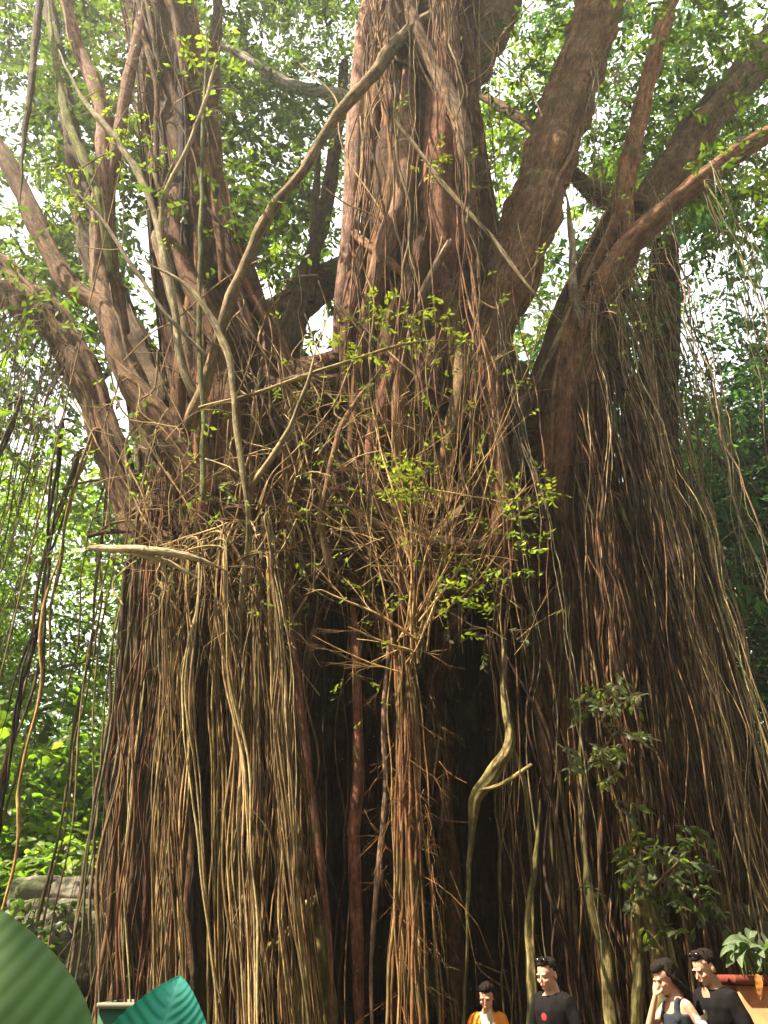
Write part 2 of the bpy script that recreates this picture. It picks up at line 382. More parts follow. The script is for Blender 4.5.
LIMBS.append(limb([(640,205,10.2,10),(612,200,10.2,11),(590,190,10.4,9),(566,165,10.6,7)],GB,16,.1,3,rr=(.01,.03)))
LIMBS.append(limb([(552,140,11.6,7),(530,125,11.7,6),(505,108,11.9,5),(478,92,12.2,4)],(.22,.14,.09),12,.1,0))
LIMBS.append(limb([(170,560,9.9,30),(140,520,9.9,20),(112,455,9.9,16),(86,385,10,16),(50,325,10.1,17),(0,285,10.3,23),(-70,240,10.6,24),(-200,150,11,20)],GB,32,.12,14))
LIMBS.append(limb([(222,520,9.3,12),(180,455,9.2,14),(150,410,9.2,14),(122,372,9.2,12),(102,310,9.3,10),(68,285,9.4,9),(40,230,9.5,9),(8,160,9.6,8),(-30,100,9.7,7)],(.20,.12,.08),20,.1,6,rr=(.01,.035)))
LIMBS.append(limb([(150,420,9.6,11),(128,370,9.6,12),(110,320,9.6,11),(96,260,9.7,10),(100,180,9.8,9),(110,125,9.8,8)],(.23,.15,.10),18,.1,5,rr=(.01,.03)))
LIMBS.append(limb([(120,345,10,8),(104,250,9.75,9),(108,180,9.6,9),(106,118,9.5,7),(96,80,9.5,7),(80,45,9.5,6.5),(64,-10,9.6,6),(50,-120,9.8,5)],(.33,.19,.14),14,.08,0))
LIMBS.append(limb([(124,330,10,6),(108,215,9.75,7),(118,150,9.5,7),(124,90,9.4,6),(136,35,9.4,6),(150,-20,9.5,5),(170,-110,9.8,5)],(.28,.16,.12),14,.08,0))
LIMBS.append(limb([(195,375,9.3,6),(184,335,9.2,8),(168,285,9.2,7),(155,235,9.2,6)],(.30,.22,.15),14,.08,0))
LIMBS.append(limb([(240,340,12,18),(300,300,12.5,18),(330,280,12.6,20),(400,270,12.0,22)],GB,20,.1,4))
LIMBS.append(limb([(390,115,10.6,9),(365,105,11.5,8),(330,93,12.2,7),(290,85,12.5,6),(230,50,13,4),(180,30,13.5,2)],(.3,.28,.24),14,.08,0))
for rows in ([(175,520,11,30),(160,430,11,26),(140,370,11.2,22),(118,310,11.4,16),(92,240,11.8,12),(70,130,12,8),(40,-60,12.3,4)],[(230,480,11.2,30),(262,400,11.4,24),(290,340,11.6,13),(308,280,12,9),(330,190,12,6),(345,60,12.2,3)],[(190,430,11,20),(178,350,11,15),(190,270,11.2,12),(205,150,11.4,8),(222,-20,11.6,4)]):
    LIMBS.append(limb(rows,(.11,.075,.05),24,.18,10))
# long thin branches crossing in front
def br(rows,col,name='branch',sides=10,step=.15): return limb(rows,col,sides,.06,0,M_LIMB,name,step=step)
LIMBS.append(br([(190,425,8.9,8),(208,370,8.7,6),(226,300,8.5,5.5),(264,218,8.4,5.2),(300,168,8.4,5.2),(336,116,8.4,5.6),(374,74,8.4,6.4),(400,40,8.5,6.6),(450,5,8.8,8),(520,-60,9.2,8)],(.26,.185,.11)))
LIMBS.append(br([(205,405,8.9,4.5),(188,375,8.8,4),(174,300,8.7,4),(160,240,8.6,4),(145,190,8.6,3.8),(115,145,8.6,3.5),(82,105,8.7,3),(57,50,8.8,2.5)],(.36,.30,.2)))
LIMBS.append(br([(112,270,9.5,5),(100,205,9.2,5),(92,180,9.2,5),(78,140,9.2,4.5),(64,95,9.3,4),(58,50,9.3,3.5),(50,0,9.4,3)],(.2,.21,.07)))
LIMBS.append(br([(160,235,8.6,2.5),(165,190,8.5,2.5),(190,140,8.4,2.2),(205,100,8.4,1.8),(222,40,8.4,1.5)],(.38,.32,.2)))
LIMBS.append(br([(205,355,8.5,2),(150,290,8.4,2.2),(100,220,8.4,2),(60,180,8.4,1.6)],(.25,.2,.14)))
LIMBS.append(br([(38,-60,9.2,4),(36,0,9.1,4),(31,60,9.1,3.5),(25,130,9,3),(19,215,9,1.5)],(.12,.09,.06)))
LIMBS.append(br([(203,500,8.6,3),(205,300,8.5,2.5),(204,100,8.5,2),(206,20,8.5,1.8)],(.16,.17,.07)))
LIMBS.append(br([(312,300,11.5,4),(314,200,11.5,4),(316,140,11.6,3.5)],(.09,.07,.04)))
LIMBS.append(br([(240,640,9.0,3.5),(246,560,8.6,3.5),(246,500,8.3,3.2),(238,420,8.2,3.2),(228,350,8.2,3.5),(190,290,8.2,3),(140,260,8.3,2)],(.32,.27,.16)))
LIMBS.append(br([(250,490,8.3,3),(285,440,8.2,2.8),(310,385,8.1,2.4),(318,345,8.1,1.8)],(.40,.33,.2)))
LIMBS.append(br([(200,408,8.4,2),(260,390,8.3,2),(330,365,8.2,2),(400,345,8.2,1.8),(450,340,8.2,1.4)],(.38,.31,.18)))
LIMBS.append(br([(90,548,8.5,2.5),(125,549,8.3,4),(170,554,8.1,4.5),(205,562,8.1,3.5),(230,573,8.2,2.5)],(.48,.40,.27),'dead_branch'))
LIMBS.append(br([(130,552,8.3,2.5),(170,563,8.2,2.5),(200,580,8.2,2)],(.44,.37,.25),'dead_branch'))
LIMBS.append(br([(395,120,8.3,1.5),(440,180,8.2,2.2),(490,235,8.2,2.2),(530,285,8.2,1.8),(570,325,8.3,1.2)],(.36,.28,.18)))
LIMBS.append(br([(592,390,9.6,4),(580,330,9.6,4),(574,290,9.5,4),(568,235,9.5,3.5),(560,190,9.5,3)],(.45,.36,.26)))
LIMBS.append(br([(520,370,9.2,9),(522,430,9.2,8),(518,500,9.3,7)],(.08,.055,.04),sides=14))
LIMBS.append(br([(655,480,10.4,10),(640,540,10.2,9),(632,600,10.1,8),(640,700,10,7)],(.34,.27,.18),sides=14))
LIMBS.append(br([(330,570,8.8,4),(322,520,8.7,3.5),(345,430,8.6,3),(390,360,8.6,2)],(.24,.14,.09)))
LIMBS.append(br([(286,580,9.4,3.5),(292,640,9,3.5),(303,740,9,3.8),(318,850,9,4),(332,930,9,4),(336,1040,9,4)],(.26,.12,.085),'hanging_stem'))
LIMBS.append(br([(352,600,9.6,5),(358,690,9.3,5),(361,800,9.2,6),(361,900,9.2,7.5),(363,1000,9.2,8),(363,1080,9.2,8)],(.25,.10,.07),'hanging_stem',14))
LIMBS.append(br([(392,600,9.5,2.4),(386,700,9.2,2.4),(384,800,9,2.6),(378,880,9,2.8),(373,1000,9,3),(372,1080,9,3)],(.34,.22,.16),'hanging_stem'))

# ---------------------------------------------------------------- aerial roots
class Curtain:
    def __init__(s): s.list=[]
    def strand(s, p0, zend, rad, col, amp=.05, fr=1.0, shared=None, tip=False, lean=(0,0), arch=.25):
        L=p0[2]-zend
        if L<.4: return
        n=max(6,int(L/.16)); z=np.linspace(p0[2],zend,n)
        w=wander(n,L,rng,amp,fr)
        if shared is not None:
            w=w+np.stack([np.interp(np.linspace(0,L,n),shared[0],shared[1][:,i]) for i in (0,1)],-1)
        u=(np.linspace(0,L,n)/max(p0[2],1))[:,None]; w=w+u*np.array(lean)[None,:]
        rr=rad*rng.uniform(.78,1.22,n)*(1+.2*np.sin(np.linspace(0,L*3,n)+rng.uniform(0,6)))
        if tip: rr[-max(2,n//5):]*=np.linspace(1,.25,max(2,n//5))
        pr=np.stack([p0[0]+w[:,0],p0[1]+w[:,1],z,rr],-1)
        ar=rng.uniform(.25,.9)*arch; ax_=rng.normal(0,.16); pr=np.vstack([[p0[0]+ax_*2,p0[1]+ar*1.5,p0[2]+ar*.15,rad],[p0[0]+ax_*1.3,p0[1]+ar*.7,p0[2]+ar*.30,rad],[p0[0]+ax_*.5,p0[1]+ar*.2,p0[2]+ar*.22,rad],pr])
        if ar>.1: pr=np.vstack([smooth(pr[:5],.1),pr[5:]])
        s.list.append((rad*L/dep((pr[0,:3]+pr[-1,:3])/2)**2, pr, col))
    def clump(s, p0, zend, n, spread, rad, col, amp=.05, cv=.2, short=.3, sh=.16, lean=(0,0), arch=.25):
        L=p0[2]-min(zend,0); ln=np.linspace(0,L+1,40); base=wander(40,L+1,rng,sh,.6)
        tw_=rng.uniform(1.2,3.5)*(1 if rng.rand()<.5 else -1); dk=rng.uniform(.45,1.15)
        for k in range(n):
            o=rng.normal(0,spread,3)*[1,1,3]; ph=rng.uniform(0,6.3); rr_=spread*rng.uniform(.4,1.3)*(1 if rng.rand()<.8 else 2.5)
            tws=np.stack([np.cos(tw_*ln+ph)-cos(ph),np.sin(tw_*ln+ph)-sin(ph)],-1)*rr_
            ze=zend if rng.rand()>short else rng.uniform(max(zend,0),p0[2]*.7)
            cc=np.array(col)*dk*(1+rng.normal(0,cv))*(1+rng.normal(0,.05,3))
            s.strand(p0+o, ze, rng.uniform(*rad), np.clip(cc,.02,.7), amp, rng.uniform(.7,1.8), (ln,base+tws), ze>0.3, lean, arch)
CU=Curtain()
def along(rows):
    pr=limb_pts([(a,b,c,1) for a,b,c in rows],.05); return pr[:,:3]
def hang_from(line, n, k, spread, rad, col, zend=-.1, yj=.25, zj=.4, **kw):
    for i in range(n):
        p=line[rng.randint(len(line))].copy(); p[1]+=rng.normal(0,yj); p[2]+=rng.uniform(-zj,zj)
        c=col[rng.randint(len(col))]; CU.clump(p,zend if rng.rand()>.12 else rng.uniform(0,3),rng.randint(*k),spread,rad,c,**kw)
TAN=[(.33,.24,.12),(.27,.18,.09),(.37,.29,.16),(.22,.13,.07),(.26,.18,.08)]
BRN=[(.27,.145,.08),(.21,.105,.06),(.32,.2,.11),(.12,.06,.035),(.07,.035,.022)]
def hang_on(core,lo,hi,n,k,spread,rad,col,fr=(-1.4,1.4),zend=-.1,out=1.03,**kw):
    for i in range(n):
        q=core[rng.randint(int(len(core)*lo),int(len(core)*hi))]; a=rng.uniform(*fr)
        p=q[:3]+q[3]*out*np.array([sin(a),-cos(a),0]); c=col[rng.randint(len(col))]
        CU.clump(p,zend if rng.rand()>.12 else rng.uniform(0,3),rng.randint(*k),spread,rad,c,**kw)
BRD=[tuple(np.array(c)*.6) for c in BRN]  # browns darkened for wet back roots and for shade between the strands
# left curtain: front layer, lit
LN=(.75,.1)
lineL=along([(150,552,9.0),(180,560,8.7),(220,560,8.5),(262,560,8.5),(288,570,8.7)])
hang_from(lineL,19,(3,7),.018,(.005,.0125),TAN,yj=.22,zj=.6,amp=.04,lean=(.6,0),short=.15,arch=1.0)
hang_from(lineL,12,(1,3),.05,(.004,.008),TAN,yj=.3,zj=.5,amp=.09,lean=(.4,0),arch=1.0)
hang_from(along([(145,480,9.6),(200,500,9.4),(270,540,9.3),(290,600,9.3)]),16,(3,7),.03,(.006,.015),BRN+TAN[3:],yj=.25,zj=.6,amp=.07,lean=(.65,0),arch=1.0)
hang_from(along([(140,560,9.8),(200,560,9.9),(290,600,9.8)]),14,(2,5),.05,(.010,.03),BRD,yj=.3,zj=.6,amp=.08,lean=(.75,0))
hang_from(along([(128,500,10),(150,530,9.8)]),9,(3,6),.03,(.007,.02),[(.2,.15,.1),(.25,.2,.13)],amp=.06,lean=(.6,0))
for x,Y,y0,rd,cc,ze in ((62,9.5,420,.03,(.10,.07,.045),2.3),(95,9.6,430,.02,(.26,.19,.08),-.1),(20,9.4,400,.03,(.10,.08,.055),.4),(80,10,450,.022,(.14,.11,.05),-.1),(112,9.9,450,.022,(.2,.15,.08),-.1),(125,9.8,500,.018,(.22,.17,.09),1.2)):
    CU.clump(P(x,y0,Y),ze,rng.randint(2,4),.022,(rd*.4,rd*1.1),cc,amp=.07,short=.3)
# centre: sparse thin roots in the mouth of the hollow
hang_from(along([(300,560,9.8),(345,580,9.8),(400,600,9.9)]),6,(1,3),.04,(.005,.013),BRN,yj=.3,zj=.4,amp=.09)
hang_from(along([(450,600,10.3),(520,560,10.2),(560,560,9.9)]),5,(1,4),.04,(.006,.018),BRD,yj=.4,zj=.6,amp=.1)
hang_from(along([(450,600,9.5),(520,580,9.4)]),5,(1,3),.03,(.006,.013),TAN[1:4],yj=.3,zj=.6,amp=.1)
hang_on(T1,.3,.55,22,(1,4),.04,(.006,.018),BRN+TAN[:2],amp=.07,zend=4.5,short=.6)
# right curtain, rooted all over the second trunk
RC=[(.34,.22,.13),(.29,.17,.10),(.40,.29,.17),(.24,.13,.08),(.13,.07,.045)]
hang_on(T2,.08,.5,36,(2,6),.025,(.005,.013),RC,amp=.06,sh=.2,zend=-.1,fr=(-.6,1.4))
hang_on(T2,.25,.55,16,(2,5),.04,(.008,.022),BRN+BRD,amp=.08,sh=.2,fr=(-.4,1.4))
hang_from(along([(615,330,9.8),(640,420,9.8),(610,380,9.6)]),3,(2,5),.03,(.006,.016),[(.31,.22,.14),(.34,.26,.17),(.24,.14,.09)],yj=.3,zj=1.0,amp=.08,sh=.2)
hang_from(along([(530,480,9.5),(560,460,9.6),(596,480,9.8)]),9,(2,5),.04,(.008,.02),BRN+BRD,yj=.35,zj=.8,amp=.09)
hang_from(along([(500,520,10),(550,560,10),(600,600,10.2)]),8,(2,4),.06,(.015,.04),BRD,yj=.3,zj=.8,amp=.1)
hang_on(T2,.02,.45,16,(1,4),.02,(.004,.010),[(.46,.35,.21),(.42,.3,.17)],amp=.08,sh=.25,zend=-.1,fr=(-.2,1.2),out=1.25)
hang_on(T3,.05,.5,5,(2,4),.035,(.006,.018),[(.30,.23,.15),(.24,.16,.11),(.16,.1,.07)],amp=.08,sh=.16,zend=-.1)
hang_from(along([(640,240,9.9),(664,270,10),(690,300,10.2)]),2,(2,4),.035,(.005,.012),[(.36,.29,.2),(.3,.22,.15)],yj=.3,zj=.8,amp=.1,sh=.25)
for x,Y,y0,rd,cc in ((706,9.6,180,.014,(.28,.24,.12)),(668,9.4,250,.012,(.28,.2,.12))):
    CU.clump(P(x,y0,Y),-.1,rng.randint(2,4),.025,(rd*.5,rd),cc,amp=.14,short=.2)
q7=LIMBS[7]
hang_on(q7,.25,.75,26,(2,6),.04,(.004,.010),[(.26,.2,.14),(.18,.13,.09)],amp=.08,zend=3.2,short=.6)
for q,n in ((LIMBS[3],10),(LIMBS[4],8),(LIMBS[0],6)):
    hang_on(q,.0,.5,n,(2,6),.04,(.004,.009),[(.3,.24,.17)],amp=.1,zend=6,short=.6)

# woody fused columns behind the strands; those in the hollow painted near-black as shade
b=MB()
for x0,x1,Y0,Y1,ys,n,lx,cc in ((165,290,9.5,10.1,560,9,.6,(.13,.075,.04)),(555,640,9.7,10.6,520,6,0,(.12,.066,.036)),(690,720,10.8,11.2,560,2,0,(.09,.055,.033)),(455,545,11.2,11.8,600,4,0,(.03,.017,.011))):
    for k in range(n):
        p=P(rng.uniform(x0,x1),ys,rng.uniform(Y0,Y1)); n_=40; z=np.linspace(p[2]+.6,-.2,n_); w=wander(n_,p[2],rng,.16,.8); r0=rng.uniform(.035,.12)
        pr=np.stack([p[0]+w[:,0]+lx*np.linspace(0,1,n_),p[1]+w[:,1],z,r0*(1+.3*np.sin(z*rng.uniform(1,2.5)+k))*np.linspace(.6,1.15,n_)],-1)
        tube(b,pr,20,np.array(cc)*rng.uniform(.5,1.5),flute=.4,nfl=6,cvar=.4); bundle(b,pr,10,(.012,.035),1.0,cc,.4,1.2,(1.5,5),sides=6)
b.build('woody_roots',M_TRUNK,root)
CU.list.sort(key=lambda e:-e[0])
for k,(s_,pr,c_) in enumerate(CU.list[:84]):
    b=MB(); tube(b,pr,7,c_); b.build('aerial_root',M_ROOT,root)
b=MB()
for k in range(900):      # side rootlets
    s_,pr,c_=CU.list[rng.randint(len(CU.list))]; i_=rng.randint(4,len(pr)-2); d_=np.array([rng.normal(0,.5),rng.normal(-.3,.5),-1.]); L_=rng.uniform(.15,.7); m_=pr[i_,:3]+d_*L_*.5+rng.normal(0,.05,3)
    tube(b,smooth([[*pr[i_,:3],.004],[*m_,.003],[*(m_+np.array([d_[0]*.1,0,-.5])*L_),.0015]],.12),3,np.array(c_)*rng.uniform(.6,1.2))
for s_,pr,c_ in CU.list[84:]:
    tube(b,pr,5 if s_>.001 else 4,c_)
o=b.build('aerial_root_curtain',M_ROOT,root); o['kind']='stuff'

b=MB()
for k in range(110):
    x=rng.uniform(110,330); y=rng.uniform(300,600); a_=rng.normal(1.5,.5); L_=rng.uniform(60,220); Y=rng.uniform(8.7,9.3)
    if k>75: x=rng.uniform(345,520); y=rng.uniform(60,480); Y=8.75+.3*rng.rand()+max(0,(y-200)/900)
    rows=[(x+cos(a_)*L_*t+rng.normal(0,7),y+sin(a_)*L_*t+rng.normal(0,5),Y+rng.normal(0,.06),0) for t in np.linspace(-.5,.5,6)]
    rr=rng.uniform(.35,1.1); tube(b,limb_pts([(q[0],q[1],q[2],rr) for q in rows],.08),5,np.array((.30,.21,.12))*rng.uniform(.5,1.4))
o=b.build('vines',M_ROOT,root); o['kind']='stuff'
# pale mossy roots standing inside the openings ---------------------------
for rows in ([(628,780,9.2,3),(632,840,9.1,5),(640,900,9,7),(650,940,8.9,8),(657,1000,8.8,9),(660,1080,8.8,10)],
             [(640,760,9.3,3),(652,880,9.1,4),(664,930,9,5),(672,980,8.9,6),(680,1060,8.9,7)],
             [(634,760,9.4,3),(640,860,9.2,4),(636,920,9.1,6),(640,990,9,7),(642,1070,9,7)],
             [(580,700,9.5,2),(586,800,9.4,3),(590,860,9.3,3),(596,900,9.2,5),(612,960,9.2,7),(622,1060,9.1,7)],
             [(316,900,9.3,9),(322,950,9.2,8),(328,1000,9.2,9),(330,1070,9.2,9)],
             [(322,890,9.3,3),(312,905,9.2,9),(290,935,9.2,8),(258,955,9.3,4)],
             [(300,960,9.4,6),(302,1000,9.3,9),(300,1070,9.3,10)],
             [(480,560,9.6,1),(498,620,9.4,1.5),(500,690,9.2,3),(506,740,9.1,5),(488,775,9,7.5),(470,800,9,6),(463,850,9.1,2.5),(460,960,9.1,1.5),(455,1080,9.1,1.5)],
             [(506,738,9.2,5),(522,765,9.2,5),(529,800,9.2,3),(534,900,9.2,1.5),(541,1080,9.2,1.5)],
             [(478,790,9,2),(500,785,8.9,2.5),(530,765,8.9,2)],
             [(540,800,9.4,3),(532,880,9.3,4),(528,930,9.3,5),(535,1000,9.2,6),(536,1080,9.2,6)],
             [(445,420,9.3,4),(425,460,9.3,5),(415,500,9.3,4)],
             [(240,960,9.2,3),(250,1000,9.2,5),(250,1060,9.2,5)]):
    b=MB(); q=limb_pts(rows,.06); u=np.linspace(0,1,len(q)); q[:,3]*=.8*np.clip((u+.05)/.3,0,1); w=wander(len(q),len(q)*.06,rng,.03,2.5); q[:,0]+=w[:,0]; q[:,1]+=w[:,1]
    tube(b,q,14,(.24,.20,.09),flute=.35,nfl=6,cvar=.4); b.build('mossy_root',M_MOSSY,root)

# ---------------------------------------------------------------- twigs
def twig_tree(mb, p, d, L, r0, depth, col, leaves_out=None, spread=.55, kids=(4,7), up=.0, gn=.1):
    d=d/np.linalg.norm(d); n=max(4,int(L/.12)); pts=[p]; dd=d.copy()
    bend=rng.normal(0,gn,3)
    for i in range(n-1):
        dd=dd+bend/n*3+rng.normal(0,gn,3)*.5; dd[2]+=up/n; dd/=np.linalg.norm(dd); pts.append(pts[-1]+dd*L/(n-1))
    pts=np.array(pts); rr=np.linspace(r0,r0*.35,n)
    cc=np.array(col)*(1+rng.normal(0,.15)); tube(mb,np.hstack([pts,rr[:,None]]),5 if depth>1 else 3,np.clip(cc,.03,.7))
    if depth>0:
        for k in range(rng.randint(*kids)):
            i=rng.randint(max(1,n//4),n); ax=pts[i]-pts[max(i-1,0)]; ax/=np.linalg.norm(ax)+1e-9
            nd=ax+rng.normal(0,spread,3)
            twig_tree(mb,pts[i],nd,L*rng.uniform(.35,.65),rr[i]*.6,depth-1,col,leaves_out,spread,kids,up,gn)
    elif leaves_out is not None: leaves_out.append((pts[-1],dd))

tw=MB(); tips=[]
def near(core,lo,hi):
    i=rng.randint(int(len(core)*lo),max(int(len(core)*hi),int(len(core)*lo)+1)); q=core[i]
    a=rng.uniform(-1.3,1.3); return q[:3]+q[3]*np.array([sin(a),-cos(a),0])*1.02, np.array([sin(a),-cos(a),0])
for core,lo,hi,n,L in ((T4,.25,.62,46,1.0),(T1,.3,.62,40,.9),(LIMBS[7],.02,.6,26,.8),(T2,.0,.35,22,.8),(T1,.1,.3,16,.8),(T4,.05,.25,16,.9),(LIMBS[0],.0,.6,14,.6)):
    for k in range(n):
        p,d=near(core,lo,hi); twig_tree(tw,p,d+rng.normal(0,.5,3)+[0,0,rng.uniform(-.8,.3)],L*rng.uniform(.5,1.3),rng.uniform(.005,.012),2,(.36,.27,.16),tips,.6,(3,6),-.4,.16)
for k in range(80):      # tangle over the left shoulder of the tree
    p=P(rng.uniform(110,330),rng.uniform(380,580),rng.uniform(8.6,9.2)); d=rng.normal(0,1,3)*[1,.5,.7]
    twig_tree(tw,p,d,rng.uniform(.5,1.2),rng.uniform(.004,.010),2,(.46,.35,.2),tips,.6,(3,6),-.3,.2)
for q in LIMBS[15:34]:
    if q[:,3].max()>.08: continue
    for k in range(max(2,int(len(q)*.12))):
        i_=rng.randint(2,len(q)-1); twig_tree(tw,q[i_,:3],rng.normal(0,1,3)*[1,.4,.8],rng.uniform(.3,.9),max(.003,q[i_,3]*.35),2,(.34,.26,.16),tips,.5,(2,4),.0,.18)
o=tw.build('twigs',M_TWIG,root); o['kind']='stuff'

# crown ---------------------------------------------------------------
DK=(.042,.062,.022); MD=(.065,.095,.028); YG=(.13,.17,.03)
crown=MB(); ctw=MB()
def cloud(regs, n, Yr, L=.55, nl=11, ls=.13, out=crown, tw_=False):
    """spray clusters scattered through a deep volume above and behind the limbs"""
    for (x0,x1,y0,y1,wt,col) in regs:
        m=int(n*wt)
        cl_=[P(rng.uniform(x0,x1),rng.uniform(y0,y1),rng.uniform(*Yr)) for _ in range(max(1,m//22))]
        c=np.array([cl_[rng.randint(len(cl_))]+rng.normal(0,.62,3) for _ in range(m)])
        ax=rng.normal(0,1,(m,3)); ax[:,2]=ax[:,2]*.4-.25
        cc=np.array(col)*(1+rng.normal(0,.18,(m,1)))
        sprays(out,c,ax,L*rng.uniform(.7,1.3,m),nl,ls,cc,rng,twig=ctw if tw_ else None)
cloud([(-90,130,-300,330,700,DK),(60,200,-350,120,260,DK),(200,345,80,330,170,DK),(190,300,-350,110,330,DK),(300,440,-380,-20,240,MD),
       (440,560,-380,-20,260,MD),(560,980,-380,60,900,MD),(640,900,60,240,260,MD),(480,570,60,260,40,YG),(570,640,60,180,60,MD)],1.5,(12,17.5),tw_=False,L=.65,ls=.26)
cloud([(-200,700,-350,20,380,DK),(60,350,-100,250,260,DK),(470,900,0,560,620,(.06,.13,.09)),(-90,120,0,420,330,DK)],2.0,(15,22),L=.8,ls=.34)  # bluish leaf colour of the right-hand region paints in the haze there
cloud([(465,565,60,420,260,(.19,.26,.04)),(235,335,190,340,190,(.19,.26,.04)),(370,410,380,520,40,(.19,.26,.04)),(60,110,170,320,20,YG)],1.0,(13.5,16),L=.6,ls=.2)  # lighter yellow-green leaf colour stands in for backlit glow in the gaps
cloud([(-20,150,-40,320,150,MD),(190,345,-40,330,130,DK),(60,200,-60,120,60,YG),(520,600,-60,120,60,MD),(600,800,-60,230,170,MD),(640,800,230,420,60,(.05,.10,.065)),(-20,90,330,480,60,MD)],1.0,(8.9,11.8),L=.5,nl=9,ls=.17,tw_=True)  # bluish patch at the right has haze put into its leaf colour
m=1500; c=rng.uniform(-1,1,(m,3))*[11,6,2.5]+[7,-5,26]; ax=rng.normal(0,1,(m,3)); ax[:,2]*=.4; sprays(crown,c,ax,1.2,10,.4,np.array(MD),rng)  # dense sprays out of view overhead, added to darken the lower part
# crown that shades the trunk from over the camera and to both sides
for (cx,cy,cz,sx,sy,sz,m) in ((9,7,20,4,5,2.5,400),(0,3,25,7,4,2,800),(-5,-3,21,6,4,2,500),(6,-2,22,6,4,2,600),(0,14,27,8,5,3,900),(-6,13,25,3,4,2,300),(9,15,22,4,5,4,700)):
    c=rng.normal(0,.6,(m,3))*[sx,sy,sz]+[cx,cy,cz]; ax=rng.normal(0,1,(m,3)); ax[:,2]*=.4
    sprays(crown,c,ax,.8*rng.uniform(.7,1.3,m),11,.2,np.array(MD),rng)
crown.build('crown',M_LEAF,root)
# few leaves on the trunks themselves
o=ctw.build('leaf_twigs',M_TWIG,root); o['kind']='stuff'
lt=MB(); k=len(tips); idx=rng.choice(k,min(k,420),replace=False)
c=np.array([tips[i][0] for i in idx]); a=np.array([tips[i][1] for i in idx])
sprays(lt,c,a,.18,5,.085,np.array((.10,.13,.04)),rng)
lt.build('leaves',M_LEAF,root)

# ================================================================== dry shrub on the trunk
bp=P(408,668,8.3)
sh=empty('shrub',bp,'dry twiggy shrub with yellow leaf tufts rooted on the front of the banyan','shrub')
b=MB(); tips=[]
def px_dir(p,x,y,Y): q=P(x,y,Y); return q-p
for x,y,Y in ((405,480,7.9),(410,350,8.0),(425,420,7.8),(440,470,7.7),(470,400,7.6),(520,330,7.7),(548,480,7.6),(520,500,7.5),(500,560,7.6),(540,600,7.8),(350,560,7.7),(320,600,7.8),(300,620,8),(340,500,7.8),(370,440,7.9),(455,620,7.6),(380,590,7.6),(330,650,7.8),(395,400,7.9)):
    d=px_dir(bp,x,y,Y); L=np.linalg.norm(d); twig_tree(b,bp+rng.normal(0,.10,3)+[0,0,rng.uniform(-.1,.5)],d,L*rng.uniform(.85,1),rng.uniform(.009,.022),2,(.33,.22,.11),tips,.42,(4,7),.1,.11)
for k in range(42):
    p=P(rng.uniform(320,530),rng.uniform(300,660),rng.uniform(7.7,8.3)); d=rng.normal(0,1,3)*[1,.5,.6]
    twig_tree(b,p,d,rng.uniform(.4,1.0),rng.uniform(.003,.007),2,(.42,.32,.16),tips,.6,(3,6),-.2,.15)
b.build('stems',M_TWIG,sh)
b=MB()
for k in range(30):
    p=bp+rng.normal(0,.08,3)*[1,.7,1]; ze=rng.uniform(-.1,.6) if rng.rand()<.7 else rng.uniform(1,3); n=26
    z=np.linspace(p[2]+rng.uniform(-.1,.35),ze,n); w=wander(n,p[2],rng,.11,1.5); u=np.linspace(0,1,n); sx=rng.normal(.02,.13); sy=rng.normal(0,.12)
    cc=np.array([(.15,.07,.035),(.2,.1,.05),(.26,.17,.08),(.09,.04,.022)][rng.randint(4)])
    tube(b,np.stack([p[0]+w[:,0]*.5+sx*u**.6,p[1]+w[:,1]*.5+sy*u,z,np.full(n,rng.uniform(.005,.017))],-1),6,cc)
for k in range(80):     # frizz of fine rootlets
    p=bp+np.array([rng.normal(0,.15),rng.normal(-.05,.12),-rng.uniform(0,3.2)])
    twig_tree(b,p,np.array([rng.normal(0,.6),rng.normal(-.2,.4),-1]),rng.uniform(.3,.8),.004,1,(.24,.13,.06),None,.6,(3,6),-.4,.2)
b.build('root_bundle',M_ROOT,sh)
b=MB(); k=len(tips); idx=rng.choice(k,min(k,150),replace=False)
c=np.array([tips[i][0] for i in idx]); a=np.array([tips[i][1] for i in idx]); sprays(b,c,a,.15,5,.07,np.array((.085,.095,.035)),rng)
for (x,y,Y,sp,m) in ((408,478,7.8,.15,40),(385,310,8.0,.2,18),(430,325,8.0,.22,18),(350,345,8,.16,12),(500,560,7.7,.25,16),(465,610,7.7,.15,12),(530,500,7.6,.15,14),(440,170,8.5,.25,20)):
    c=P(x,y,Y)+rng.normal(0,sp,(m,3)); ax=rng.normal(0,1,(m,3)); ax[:,2]=abs(ax[:,2])*.6
    sprays(b,c,ax,.22,8,.085,np.array((.09,.10,.03)) if y!=560 else np.array((.12,.15,.06)),rng)
b.build('leaves',M_LEAFB,sh)

